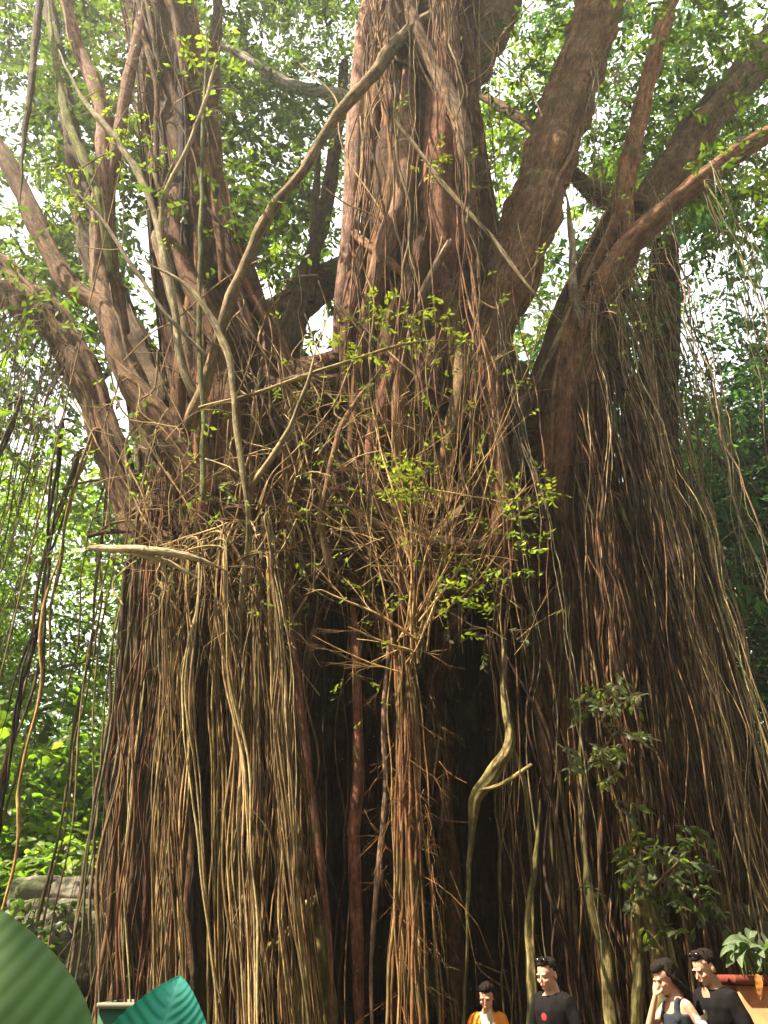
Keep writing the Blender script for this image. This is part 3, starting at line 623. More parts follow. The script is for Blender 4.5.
# ================================================================== climbers on the right roots
def climber(name,label,spots,col,ls,group=None,mt=None,stemx=None):
    e=empty(name,P(spots[0][0],spots[0][1],spots[0][2]),label,'climbing plant',group)
    b=MB(); s=MB()
    for (x,y,Y,sp,m) in spots:
        c0=P(x,y,Y); c=c0+rng.normal(0,sp,(m,3)); ax=rng.normal(0,1,(m,3)); ax[:,1]-=.6; ax[:,2]=ax[:,2]*.4-.3
        sprays(b,c,ax,ls*2.2,7,ls,np.array(col),rng,twig=s,six=True)
    q=[[*P(x,y,Y+.1),.012] for x,y,Y,_,_ in spots]+[[*(P(*spots[-1][:3])*[1,1,0]+[0,.1,0]),.014]]
    tube(s,smooth(q,.1),6,(.2,.14,.08)); b.build('foliage',mt or M_LEAF,e); s.build('stem',M_TWIG,e)
climber('climbing_plant','drooping grey green leaves climbing the roots right of the dark hollow',[(600,690,8.8,.14,9),(580,700,8.8,.12,6),(612,735,8.8,.2,9),(588,765,8.8,.2,10),(622,790,8.9,.15,5)],(.11,.125,.07),.13)
climber('climbing_plant','dark green leafy plant clinging to the roots above the woman in the tank top',[(640,850,8.6,.15,9),(665,860,8.5,.2,12),(690,850,8.6,.15,9),(652,890,8.5,.2,15),(678,895,8.6,.15,9)],(.07,.09,.035),.12)
climber('climbing_plant','thin leafy sprigs sprouting from the left trunk near the top',[(150,145,8.9,.25,20),(115,150,8.9,.2,10),(75,175,9,.2,10),(80,205,9,.2,10),(128,130,9,.1,6)],(.13,.17,.03),.09)

# ================================================================== forest behind
def make_tree(name,h,cr,nb,col,ls,label,group,m=M_LEAF,bark=(.14,.11,.08),trunk_r=.22,low=.3,nspr=2600,lean=0):
    e=empty(name,(0,0,0),label,'tree',group); t=MB(); c=MB()
    n=14; z=np.linspace(-.5,h*.85,n); w=wander(n,h,rng,.35,.3); tr=np.stack([w[:,0]+lean*z/h,w[:,1],z,np.linspace(trunk_r,trunk_r*.3,n)],-1)
    tube(t,smooth(tr,.5),12,bark,flute=.08,nfl=4)
    cs=[]
    for k in range(nb):
        s=rng.uniform(low,1.0); i=min(n-1,int(s*(n-1))); a=rng.uniform(0,2*pi); rl=cr*rng.uniform(.45,1.0)*(1.15-.5*abs(s-.55))
        p0=tr[i,:3]; p1=p0+np.array([cos(a)*rl,sin(a)*rl,rng.uniform(.05,.5)*rl])
        mid=(p0+p1)/2+rng.normal(0,.2,3); q=smooth(np.vstack([[*p0,trunk_r*.35],[*mid,trunk_r*.2],[*p1,.02]]),.5); tube(t,q,6,bark)
        for u in (.45,.7,1.0): cs.append((p0+(p1-p0)*u,.35+.3*u))
        for _ in range(3): cs.append((p1+rng.normal(0,cr*.22,3),.6))
    ci=rng.randint(0,len(cs),nspr); cp=np.array([cs[i][0] for i in ci]); sp=np.array([cs[i][1] for i in ci])
    sc=cr*.24; cpos=cp+rng.normal(0,1,(nspr,3))*sp[:,None]*sc*[1,1,.6]
    ax=rng.normal(0,1,(nspr,3)); ax[:,2]=ax[:,2]*.4-.15
    tone=1+rng.normal(0,.25,len(cs))[ci][:,None]
    sprays(c,cpos,ax,ls*5,10,ls,np.array(col)*tone,rng)
    t.build('trunk',M_LIMB,e); c.build('crown',m,e); return e
def dup(r_,loc,rz,sc,label):
    r=r_.copy(); COL.objects.link(r); r.location=loc; r.rotation_euler=(0,0,rz); r.scale=(sc,)*3; r['label']=label
    for ch in r_.children:
        c_=ch.copy(); COL.objects.link(c_); c_.parent=r
    return r
G='forest trees behind the banyan'
def put(r_,x,y,rz,sc=1,label=None):
    r_.location=(x,y,float(hgt(x,y))); r_.rotation_euler=(0,0,rz); r_.scale=(sc,)*3
    if label: r_['label']=label
tA=make_tree('forest_tree',17,4.5,26,DK,.2,'dark leafed tree filling the gap behind the left limb',G)
tB=make_tree('forest_tree',20,5,28,MD,.22,'tall mid green tree standing far behind the central trunk',G)
tC=make_tree('forest_tree',11,4.2,26,(.12,.18,.035),.2,'bright yellow green tree glowing behind the hanging roots at far left',G,M_LEAFB)
tD=make_tree('forest_tree',19,5,30,(.06,.115,.08),.22,'bluish green tree with sky showing through, at the right edge',G)  # haze at the right put into the bluish leaf colour
put(tA,-18,24,0); put(tB,-1,26,1,1.1); put(tC,-10,17.5,0); put(tD,11.5,18,0)
dup(tC,(-14.5,20,float(hgt(-14.5,20))),2,1.1,'yellow green tree at the left edge, behind the stone terrace')
dup(tC,(2.0,30,float(hgt(2,30))),1,1.6,'yellow green tree seen through the slit between left and central trunks')
dup(tC,(7.5,28,float(hgt(7.5,28))),3,1.6,'bright green tree showing between the right limb and the second trunk')
dup(tC,(-6,28,float(hgt(-6,28))),4,1.7,'sunlit tree glowing in the fork above the left shoulder')
dup(tA,(9,25,float(hgt(9,25))),3,1.1,'dark tree behind the right trunks')
dup(tD,(15,23,float(hgt(15,23))),2,1.2,'blue green tree partly out of the picture at the right')
dup(tD,(9.3,17,float(hgt(9.3,17))),4,.85,'smaller blue green tree close behind the draped third trunk')
dup(tA,(-19,25,float(hgt(-19,25))),5,1.2,'dark tree rising behind the yellow green ones at the left')
dup(tB,(14,33,float(hgt(14,33))),5,1.2,'tall tree far back at the right')
dup(tB,(-24,36,float(hgt(-24,36))),2,1.15,'tall tree far back at the left')
dup(tA,(4,33,float(hgt(4,33))),2,1.2,'tall dark tree far behind the second trunk')
# distant wood
b=MB(); m=9000
x=rng.uniform(-60,60,m); y=rng.uniform(38,75,m); z=hgt(x,y)+rng.uniform(0,10,m)
sprays(b,np.stack([x,y,z],-1),rng.normal(0,1,(m,3))*[1,1,.4],2.2,8,.75,np.array((.06,.10,.03)),rng)
tag(b.build('far_wood',M_LEAF),'distant mass of leafy forest closing the view behind everything','forest',kind='stuff')

b=MB(); m=9000  # unseen leaf mass added behind the camera to cut low front light
a=rng.uniform(R(80),R(250),m); d=rng.uniform(10,20,m); z=rng.uniform(0,1,m)**.8*17
c=np.stack([np.sin(a)*d,np.cos(a)*d+3,z+.3],-1)
sprays(b,c,rng.normal(0,1,(m,3))*[1,1,.4],1.6,8,.55,np.array((.045,.065,.022)),rng)
tag(b.build('light_blocking_wood',M_LEAF),'unseen leafy wood added behind the viewer to block low light','wood',kind='stuff')

# ------------------------------------------------------------ undergrowth, left and right
def make_shrub(label,h,w,col,ls,m=M_LEAFB,n=150,group='shrubs under the trees',ratio=.5):
    e=empty('shrub',(0,0,0),label,'shrub',group); s=MB(); f=MB(); pts=[]
    for k in range(16):
        a=rng.uniform(0,2*pi); rr_=w*rng.uniform(.2,1); tip=np.array([cos(a)*rr_,sin(a)*rr_,h*rng.uniform(.5,1)])
        q=smooth(np.array([[0,0,-.1,.02],[*(tip*[.35,.35,.6]),.014],[*tip,.005]]),.15); tube(s,q,5,(.13,.12,.05))
        pts+= [q[i,:3] for i in range(len(q)//3,len(q))]
    c=np.array(pts)[rng.randint(0,len(pts),n)]+rng.normal(0,w*.13,(n,3)); ax=rng.normal(0,1,(n,3)); ax[:,2]=ax[:,2]*.5+.1
    sprays(f,c,ax,ls*2.6,8,ls,np.array(col)*(1+rng.normal(0,.2,(n,1))),rng,six=True,ratio=ratio)
    s.build('stems',M_TWIG,e); f.build('foliage',m,e); return e
def at(px,py,Y):
    p=P(px,py,Y); return float(p[0]),float(p[1])
s1=make_shrub('lush yellow green shrub behind the loose hanging roots at far left',3.0,1.6,(.12,.185,.035),.19,n=300)
s2=make_shrub('dark glossy shrub beside the left root curtain',2.6,1.3,(.05,.085,.025),.15,M_LEAF,n=240)
s3=make_shrub('low pale leaved shrub among the terrace stones',1.0,.8,(.12,.15,.07),.11,M_LEAF,n=160)
def pl(o,px,Y,rz=0,sc=1,label=None,new=True):
    x,y=at(px,900,Y); z=float(hgt(x,y))
    if new: return dup(o,(x,y,z),rz,sc,label)
    o.location=(x,y,z); o.rotation_euler=(0,0,rz); o.scale=(sc,)*3
pl(s1,10,13.5,new=False); pl(s2,95,12.5,new=False); pl(s3,60,10.8,new=False,sc=.8)
for px,Y,rz,sc,src,lb in ((55,14.5,1,1.3,s1,'tall bright shrub between the two loose root strands'),(-45,13,2,1.2,s1,'bright shrub cut by the left edge of the picture'),
    (110,15.5,3,1.4,s1,'bright shrub peeping through the left edge of the root curtain'),(30,17,4,1.9,s1,'large bright shrub at the back on the left slope'),
    (35,12,2,.8,s2,'dark shrub low at the left above the stones'),(0,11.6,1,.6,s2,'small dark shrub at the left edge behind the big pleated leaf'),(130,13.5,4,.9,s2,'dark shrub half hidden by the root curtain'),
    (95,11.2,1,.9,s3,'low pale shrub at the foot of the root curtain'),(25,10.6,3,.7,s3,'low pale shrub left of the stones'),
    (120,10.6,5,.7,s3,'small shrub right of the stones by the curtain'),
    (50,10.1,2,0.8,s3,'pale leaved shrub in front of the stacked stones at left'),
    (85,10.2,4,0.9,s3,'shrub spilling over the stones beside the root curtain'),
    (15,10.3,5,0.9,s2,'dark shrub right behind the edge of the pleated leaf'),
    (105,12.6,2,1.0,s2,'dark shrub above the top stone at the curtain edge'),
    (65,12.3,3,0.8,s2,'dark shrub behind the top stones at left'),
    (735,12.5,1,1.2,s2,'dark shrub behind the planter at the right'),(700,13,3,1.3,s2,'dark shrub between third trunk and right edge'),(790,12,5,1.4,s2,'dark shrub cut by the right edge of the picture'),(760,15,2,1.9,s2,'tall dark shrub far back at the right edge'),
    (690,15,2,1.7,s1,'bright shrub glimpsed behind the third trunk')):
    pl(src,px,Y,rz,sc,lb)

# ================================================================== stones, planter, bin
def sphere(nu=20,nv=12):
    u=np.linspace(0,2*pi,nu,endpoint=False); v=np.linspace(.02,pi-.02,nv)
    U,V=np.meshgrid(u,v); p=np.stack([np.sin(V)*np.cos(U),np.sin(V)*np.sin(U),np.cos(V)],-1).reshape(-1,3)
    i=np.arange(nv-1)[:,None]*nu; j=np.arange(nu)[None,:]; j2=(j+1)%nu
    return p,np.stack([i+j,i+nu+j,i+nu+j2,i+j2],-1).reshape(-1,4)
def ell(mb,c,r,col,rot=None,m=0,nu=20,nv=12):
    p,f=sphere(nu,nv); p=p*np.array(r)
    if rot is not None: p=p@np.array(rot).T
    mb.add(p+np.array(c),f,col,m=m)
def rock_mat():
    def f(nt,N):
        g=N('ShaderNodeNewGeometry').outputs['Position']; a=noise(nt,N,g,6,6,.65); b_=noise(nt,N,g,2,4,.6)
        c=mul(nt,N,attr(nt,N,'tint').outputs['Color'],ramp(nt,N,a,[(.3,(.5,.5,.5)),(.7,(1.4,1.4,1.35))]))
        c=mixf(nt,N,ramp(nt,N,b_,[(.5,(0,0,0)),(.65,(.9,.9,.9))]),c,(.06,.075,.03))
        return pbsdf(nt,N,c,.85,.25,bump(nt,N,a,.9,.04)).outputs[0]
    return mat('rock',f)
M_ROCK=rock_mat()
def boulder(px,py,Y,rx,rz,label,group,col=(.15,.135,.105)):
    p=P(px,py,Y); b=MB(); v,f=sphere(64,40); sd_=rng.uniform(0,9,3)
    d=1+.12*np.sin(v[:,0]*3+sd_[0])*np.cos(v[:,1]*3.3+sd_[1])+.07*np.sin(v[:,2]*6+v[:,0]*5+sd_[2])+.04*np.sin(v[:,1]*11+sd_[0])
    from mathutils import noise as NZ; d=d+np.array([.16*NZ.noise(Vector((p_*2.2+sd_).tolist()))+.09*abs(NZ.noise(Vector((p_*5+sd_).tolist()))) for p_ in v]); v=np.sign(v)*np.abs(v)**.72*d[:,None]*[rx,rx*.75,rz]; b.add(v,f,col); o=b.build('boulder',M_ROCK)
    o.location=Vector([float(x) for x in p]); o.rotation_euler=(0,0,rng.uniform(-.4,.4)); return tag(o,label,'rock',group)
GL='boulders of the terrace at left'; 
# stacked stones: base course first, each course carried by the one below
for px,py,Y,rx,rz,lb in ((60,950,10.6,.50,.42,'broad stone low in the terrace above the green bin'),(112,952,10.6,.42,.40,'stone at the foot of the root curtain, right end of the terrace'),(12,955,10.8,.45,.40,'low stone beside the big pleated leaf'),
    (80,918,10.9,.42,.20,'pale flat sunlit stone in the middle of the terrace'),(122,918,11,.34,.2,'small stone behind the curtain edge, second course'),(36,920,11,.38,.22,'stone of the second course left of the flat sunlit one'),
    (88,893,11.3,.44,.17,'topmost pale flat stone of the terrace'),(42,893,11.5,.36,.2,'rounded stone at the top left of the terrace')):
    boulder(px,py,Y,rx,rz,lb,GL)
for px,py,Y,rx,rz,lb in ((742,905,11,.5,.28,'grey mossy boulder above the orange planter'),(705,930,10.6,.4,.35,'boulder in shade behind the man with sunglasses on his head'),(775,930,10.6,.45,.35,'grey boulder at the right edge behind the potted plant'),(742,950,10.4,.5,.4,'dark boulder low behind the potted plant')):
    boulder(px,py,Y,rx,rz,lb,'boulders at right',(.2,.18,.145))
# earth banks that carry the stones
def bank(cx,cy,rx,ry,h):
    b=MB(); v,f=sphere(40,16); b.add(v*[rx,ry,h],f,(.08,.06,.04)); o=b.build('earth_bank',bpy.data.materials['soil']); o.location=(cx,cy,0); tag(o,kind='structure')
bank(-3.9,11.9,2.2,1.2,1.45); bank(5.2,11.9,2.4,1.2,1.5)

def box_loft(mb,rings,col,rad=.012):
    """rounded-corner square rings: (cx,cy,z,hx,hy)"""
    n=8; vs=[]
    for cx,cy,z,hx,hy in rings:
        r_=min(rad,hx*.9,hy*.9); ring=[]
        for k,(sx,sy) in enumerate(((1,1),(-1,1),(-1,-1),(1,-1))):
            for a in np.linspace(k*pi/2,(k+1)*pi/2,n): ring.append((cx+sx*(hx-r_)+r_*cos(a),cy+sy*(hy-r_)+r_*sin(a),z))
        vs.append(ring)
    m_=len(vs[0]); v=np.array(vs).reshape(-1,3); i=np.arange(len(rings)-1)[:,None]*m_; j=np.arange(m_)[None,:]; j2=(j+1)%m_
    mb.add(v,np.stack([i+j,i+j2,i+m_+j2,i+m_+j],-1).reshape(-1,4),col)
M_TERRA=plain('terracotta',(.52,.19,.085),.75,.25,7,.3,.4); M_RIM=plain('dark_terracotta',(.16,.03,.02),.7,.3,9,.3,.3)
M_SOILP=plain('potting_soil',(.04,.028,.02),.95,.1,20,.5,.6)
pp=P(733,976,7.5); zt=float(pp[2]); X0=float(pp[0]); hw=.62
e=empty('planter',(X0+hw,7.72,0),'tall tapering orange terracotta planter with dark red rim at the right edge','planter')
b=MB(); box_loft(b,[(X0+hw,7.72,0,hw-.12,.16),(X0+hw,7.72,.03,hw-.115,.165),(X0+hw,7.72,zt-.07,hw-.03,.21),(X0+hw,7.72,zt-.07,hw-.06,.18)],(1,1,1)); b.build('body',M_TERRA,e)
b=MB(); box_loft(b,[(X0+hw,7.72,zt-.06,hw-.032,.212),(X0+hw,7.72,zt-.058,hw,.24),(X0+hw,7.72,zt,hw,.24),(X0+hw,7.72,zt+.004,hw-.006,.234),(X0+hw,7.72,zt+.004,hw-.04,.20),(X0+hw,7.72,zt-.1,hw-.05,.19)],(1,1,1)); b.build('rim',M_RIM,e)
b=MB(); box_loft(b,[(X0+hw,7.72,zt-.05,hw-.045,.195),(X0+hw,7.72,zt-.03,hw*.4,.1),(X0+hw,7.72,zt-.02,.01,.01)],(1,1,1)); b.build('soil',M_SOILP,e)
# bin
g0=P(97,1003,8.6); g1=P(170,1003,8.6); gx=(g0[0]+g1[0])/2; gh=(g1[0]-g0[0])/2; gz=float(g0[2])
M_BIN=plain('green_plastic',(.015,.075,.045),.7,.2,4,.15); M_LIP=plain('pale_rim',(.17,.17,.13),.7,.2)
e=empty('bin',(gx,8.95,0),'green bin with a pale rim half hidden behind the turquoise leaf','bin')
b=MB(); box_loft(b,[(gx,8.95,0,gh*.7,.25),(gx,8.95,.02,gh*.75,.27),(gx,8.95,gz-.03,gh-.02,.34),(gx,8.95,gz-.03,gh-.05,.31),(gx,8.95,.05,gh*.7,.24),(gx,8.95,.05,.01,.01)],(1,1,1)); b.build('body',M_BIN,e)
b=MB(); box_loft(b,[(gx,8.95,gz-.045,gh-.015,.345),(gx,8.95,gz-.04,gh,.36),(gx,8.95,gz,gh,.36),(gx,8.95,gz+.004,gh-.04,.32),(gx,8.95,gz-.03,gh-.045,.315)],(1,1,1)); b.build('rim',M_LIP,e)

# ------------------------------------------------------------ big blades
def blade(mb, base, tip, side, nrm, W_, col, npl=16, pleat=.012, nu=150, nv=26, shift=.35, arch=.1, cup=.1, rib=(1.3,1.3,1.2), pw=.6, seed=0, tint=None):
    base,tip=np.array(base,float),np.array(tip,float); ax=tip-base; L=np.linalg.norm(ax); ax/=L
    side=np.array(side,float); side-=ax*side.dot(ax); side/=np.linalg.norm(side); nrm=np.cross(side,ax)*(1 if np.dot(np.cross(side,ax),nrm)>0 else -1)
    u=np.linspace(0,1,nu); v=np.linspace(-1,1,nv*2+1); U,V=np.meshgrid(u,v,indexing='ij')
    w=W_*np.sin(pi*np.clip(U,.002,.998)**.62)**pw
    uu=U-shift*np.abs(V)**1.5*(1-U)*U*2.2*(W_/L)           # where the vein through this point leaves the midrib
    s_=np.sin(2*pi*npl*uu+.6*np.sin(3*V)); pl_=pleat*np.abs(s_)**.6*np.sign(s_)*np.minimum(1,np.abs(V)*5)*np.minimum(1,(1-U)*6)
    wav=.02*L*np.sin(7*U+seed)*np.abs(V)**3
    p=base+ax*(U*L)[...,None]+side*(V*w)[...,None]+nrm*(arch*L*np.sin(pi*U)-cup*W_*0+cup*np.abs(V)**1.2*w+pl_*1.0+wav)[...,None]
    c=np.ones((*U.shape,3))*np.array(col)*(1+.10*np.sin(U*9+V*4+seed))[...,None]*(1+.22*np.clip(-s_,0,1)*np.minimum(1,np.abs(V)*5))[...,None]
    if tint is not None: k=np.clip((U-.5)*1.6+.25*np.sin(V*5+3*U),0,1)[...,None]; c=c*(1-k)+np.array(tint)*k
    mr=np.exp(-(V/.03)**2)[...,None]; c=c*(1-mr)+c*np.array(rib)*mr
    m_=U.shape[1]; i=np.arange(nu-1)[:,None]*m_; j=np.arange(m_-1)[None,:]
    mb.add(p.reshape(-1,3),np.stack([i+j,i+j+1,i+m_+j+1,i+m_+j],-1).reshape(-1,4),np.clip(c,0,.9).reshape(-1,3))
M_BLADE=leaf_mat('broad_leaf',.35,.55,.2,(1.2,1.5,.5)); M_TEAL=leaf_mat('turquoise_leaf',.3,.5,.25,(1.0,1.5,1.3))
e=empty('broad_leaved_plant',P(-60,1020,1.5)*[1,1,0],'plant with a very large pleated pale green leaf filling the lower left corner','plant')
b=MB(); bb=P(-95,1350,1.25); tp=P(-80,893,1.62); blade(b,bb,tp,(1,.15,.12),(0,-1,.5),.245,(.125,.235,.085),npl=17,pleat=.0011,shift=.9,arch=.06,cup=.12,pw=.62)
b.build('leaf',M_BLADE,e)
b=MB(); blade(b,bb+[-.05,.25,-.1],P(-330,960,1.9),(1,.3,0),(0,-1,.6),.2,(.05,.098,.038),npl=15,pleat=.006,shift=.8); b.build('leaf',M_BLADE,e)
for q in ([[*bb,.012],[*(bb+[0,.02,-.4]),.016],[bb[0]+.02,bb[1]+.15,0,.026]],[[bb[0]-.05,bb[1]+.25,bb[2]-.1,.012],[bb[0]-.02,bb[1]+.22,.5,.016],[bb[0]+.02,bb[1]+.2,0,.026]]):
    b=MB(); tube(b,smooth(q,.05),10,(.12,.2,.07)); b.build('stalk',M_BLADE,e)
e=empty('broad_leaved_plant',P(150,1020,1.7)*[1,1,0],'plant with one turquoise ribbed leaf, its tip pointing up, at the lower left','plant')
b=MB(); bb=P(132,1190,1.5); tp=P(180,976,1.62); blade(b,bb,tp,(1,-.1,.15),(0,-1,.45),.12,(.07,.46,.37),npl=15,pleat=.002,shift=1.0,arch=.10,cup=.22,pw=.8,rib=(1.15,1.1,1.1),seed=2,tint=(.08,.48,.46))
b.build('leaf',M_TEAL,e)
b=MB(); tube(b,smooth([[*bb,.008],[*(bb+[-.03,.05,-.5]),.012],[bb[0],bb[1]+.15,0,.02]],.05),10,(.06,.2,.12)); b.build('stalk',M_TEAL,e)

# potted plant of pale variegated leaves
cpt=np.array([X0+.24,7.72,zt-.02])
e=empty('potted_plant',cpt,'leafy plant with pale grey green leaves growing in the orange planter','plant')
for k,(x,y,Y,w_) in enumerate(((722,946,7.5,.06),(735,962,7.45,.055),(748,940,7.8,.06),(742,968,7.4,.06),(757,950,7.6,.07),(768,940,7.9,.065),(775,962,7.5,.06),(728,955,7.9,.05),(757,972,7.45,.055),(765,958,7.4,.06),(740,950,7.6,.055),(790,945,7.7,.06),(752,932,8.1,.05),(800,965,7.6,.06),(720,958,7.6,.05),(730,940,7.75,.055),(745,957,7.5,.06),(762,968,7.5,.055),(726,968,7.6,.045),(750,948,7.5,.06),(768,952,7.6,.06),(738,935,7.9,.05))):
    t_=P(x,y,Y); st=cpt+[rng.uniform(-.08,.2),rng.uniform(-.1,.1),0]; mid=st+(t_-st)*.35+[0,0,.17]
    b=MB(); blade(b,mid,t_,rng.normal(0,.3,3)+np.cross(t_-mid,[0,-.4,1]),(0,-.6,1),w_,(.11,.15,.085),npl=7,pleat=.0015,nu=26,nv=8,arch=.12,cup=.3,rib=(2.0,1.8,1.6),seed=k,pw=.8); b.build('leaf',M_BLADE,e)
    b=MB(); tube(b,smooth([[*st,.007],[*((st+mid)/2+[0,0,.05]),.005],[*mid,.004]],.03),6,(.13,.17,.07)); b.build('stalk',M_TWIG,e)
b=MB(); blade(b,P(757,974,7.40),P(760,1000,7.36),(1,0,.1),(0,-1,0),.03,(.36,.16,.04),npl=4,pleat=.002,nu=20,nv=6); tag(b.build('dead_leaf',M_BLADE),'withered brown leaf hanging over the front of the orange planter','leaf')

# ================================================================== people
M_SKIN=plain('skin',(.50,.27,.19),.55,.35,30,.06); M_BLACK=plain('black_cloth',(.010,.009,.010),.95,.05,40,.2,.2); M_NAVY=plain('navy_cloth',(.022,.028,.038),.9,.15,40,.2,.2)
M_HAIR=plain('black_hair',(.014,.010,.008),.8,.08,60,.3,.3); M_ORANGE=plain('orange_cloth',(.75,.24,.03),.85,.2,30,.12,.2); M_DENIM=plain('denim',(.05,.07,.11),.9,.2,60,.2,.2)
M_SHOE=plain('shoe',(.05,.045,.04),.6,.3); M_WHITE=plain('white_cloth',(.68,.66,.6),.8,.2,20,.1); M_RED=plain('red_print',(.45,.03,.04),.8,.2); M_GLASS=plain('dark_glass',(.01,.01,.012),.12,.6); M_EYE=plain('eye',(.02,.012,.01),.3,.5); M_LIPC=plain('lips',(.42,.13,.11),.5,.4)
def loft(mb, rings, col=(1,1,1), n=28, power=2.4):
    th=np.linspace(0,2*pi,n,endpoint=False); vs=[]
    first=rings[0]; last=rings[-1]
    R_=[(first[0],first[1],first[2],first[3]*.05,first[4]*.05)]+list(rings)+[(last[0],last[1],last[2],last[3]*.05,last[4]*.05)]
    for cx,cy,z,rx,ry in R_:
        cs=np.sign(np.cos(th))*np.abs(np.cos(th))**(2/power); sn=np.sign(np.sin(th))*np.abs(np.sin(th))**(2/power)
        vs.append(np.stack([cx+rx*cs,cy+ry*sn,np.full(n,z)],-1))
    v=np.array(vs).reshape(-1,3); i=np.arange(len(R_)-1)[:,None]*n; j=np.arange(n)[None,:]; j2=(j+1)%n
    mb.add(v,np.stack([i+j,i+j2,i+n+j2,i+n+j],-1).reshape(-1,4),col)
def limbt(mb,pts,n=14): tube(mb,smooth(pts,.03),n,(1,1,1))
def fuse(mb,name,m,parent,vox=.009,sm=3):
    o=mb.build(name,m,None); md=o.modifiers.new('r','REMESH'); md.mode='VOXEL'; md.voxel_size=vox; md.use_smooth_shade=True
    if sm: m2=o.modifiers.new('s','SMOOTH'); m2.iterations=sm; m2.factor=.5
    dg=bpy.context.evaluated_depsgraph_get(); me=bpy.data.meshes.new_from_object(o.evaluated_get(dg)); me.name=name
    if not me.materials: me.materials.append(m)
    o.modifiers.clear(); old=o.data; o.data=me; bpy.data.meshes.remove(old)
    for p_ in me.polygons: p_.use_smooth=True
    if name in ('shirt','tank_top','trousers','hair'):
        from mathutils import noise as NZ
        a,fq,fz=(.009,7,5) if name!='hair' else (.007,60,14)
        nv=[v.normal.copy() for v in me.vertices]
        for v,n_ in zip(me.vertices,nv):
            c_=v.co; q=NZ.noise(Vector((c_.x*fq+c_.z*3,c_.y*fq,c_.z*fz-abs(c_.x)*12)))+.5*NZ.noise(Vector((c_.x*fq*2,c_.y*fq*2,c_.z*fz*2.5)))
            v.co=c_+n_*a*q
    o.parent=parent; return o
def hand(mb,w,d,side,curl=.5,palmn=(0,-1,0)):
    """w wrist point, d direction of the palm, side across the knuckles (towards the thumb)"""
    w=np.array(w,float); d=np.array(d,float); d/=np.linalg.norm(d); s_=np.array(side,float); s_-=d*s_.dot(d); s_/=np.linalg.norm(s_); nn=np.cross(d,s_)
    if nn.dot(palmn)<0: nn=-nn
    for q in np.linspace(-1,1,4): limbt(mb,[[*w,.014],[*(w+d*.05+s_*.02*q),.014],[*(w+d*.088+s_*.028*q),.011]],10)
    for k,(q,l) in enumerate(zip((1,.34,-.33,-1),(.072,.080,.074,.058))):
        p0=w+d*.084+s_*.030*q; a1=curl*.6; a2=curl*1.3; d1=d*cos(a1)+nn*sin(a1); d2=d*cos(a2)+nn*sin(a2)
        limbt(mb,[[*p0,.0092],[*(p0+d1*l*.5),.0085],[*(p0+d1*l*.5+d2*l*.5),.0066]],10)
    p0=w+d*.03+s_*.024; t1=p0+(s_*.7+d*.6+nn*.25)*.038; limbt(mb,[[*p0,.012],[*t1,.0105],[*(t1+(d*.85+s_*.2+nn*.45)*.032),.008]],10)
def rotm(yaw,pitch,roll=0): return np.array((Matrix.Rotation(yaw,3,'Z')@Matrix.Rotation(pitch,3,'X')@Matrix.Rotation(roll,3,'Y')))
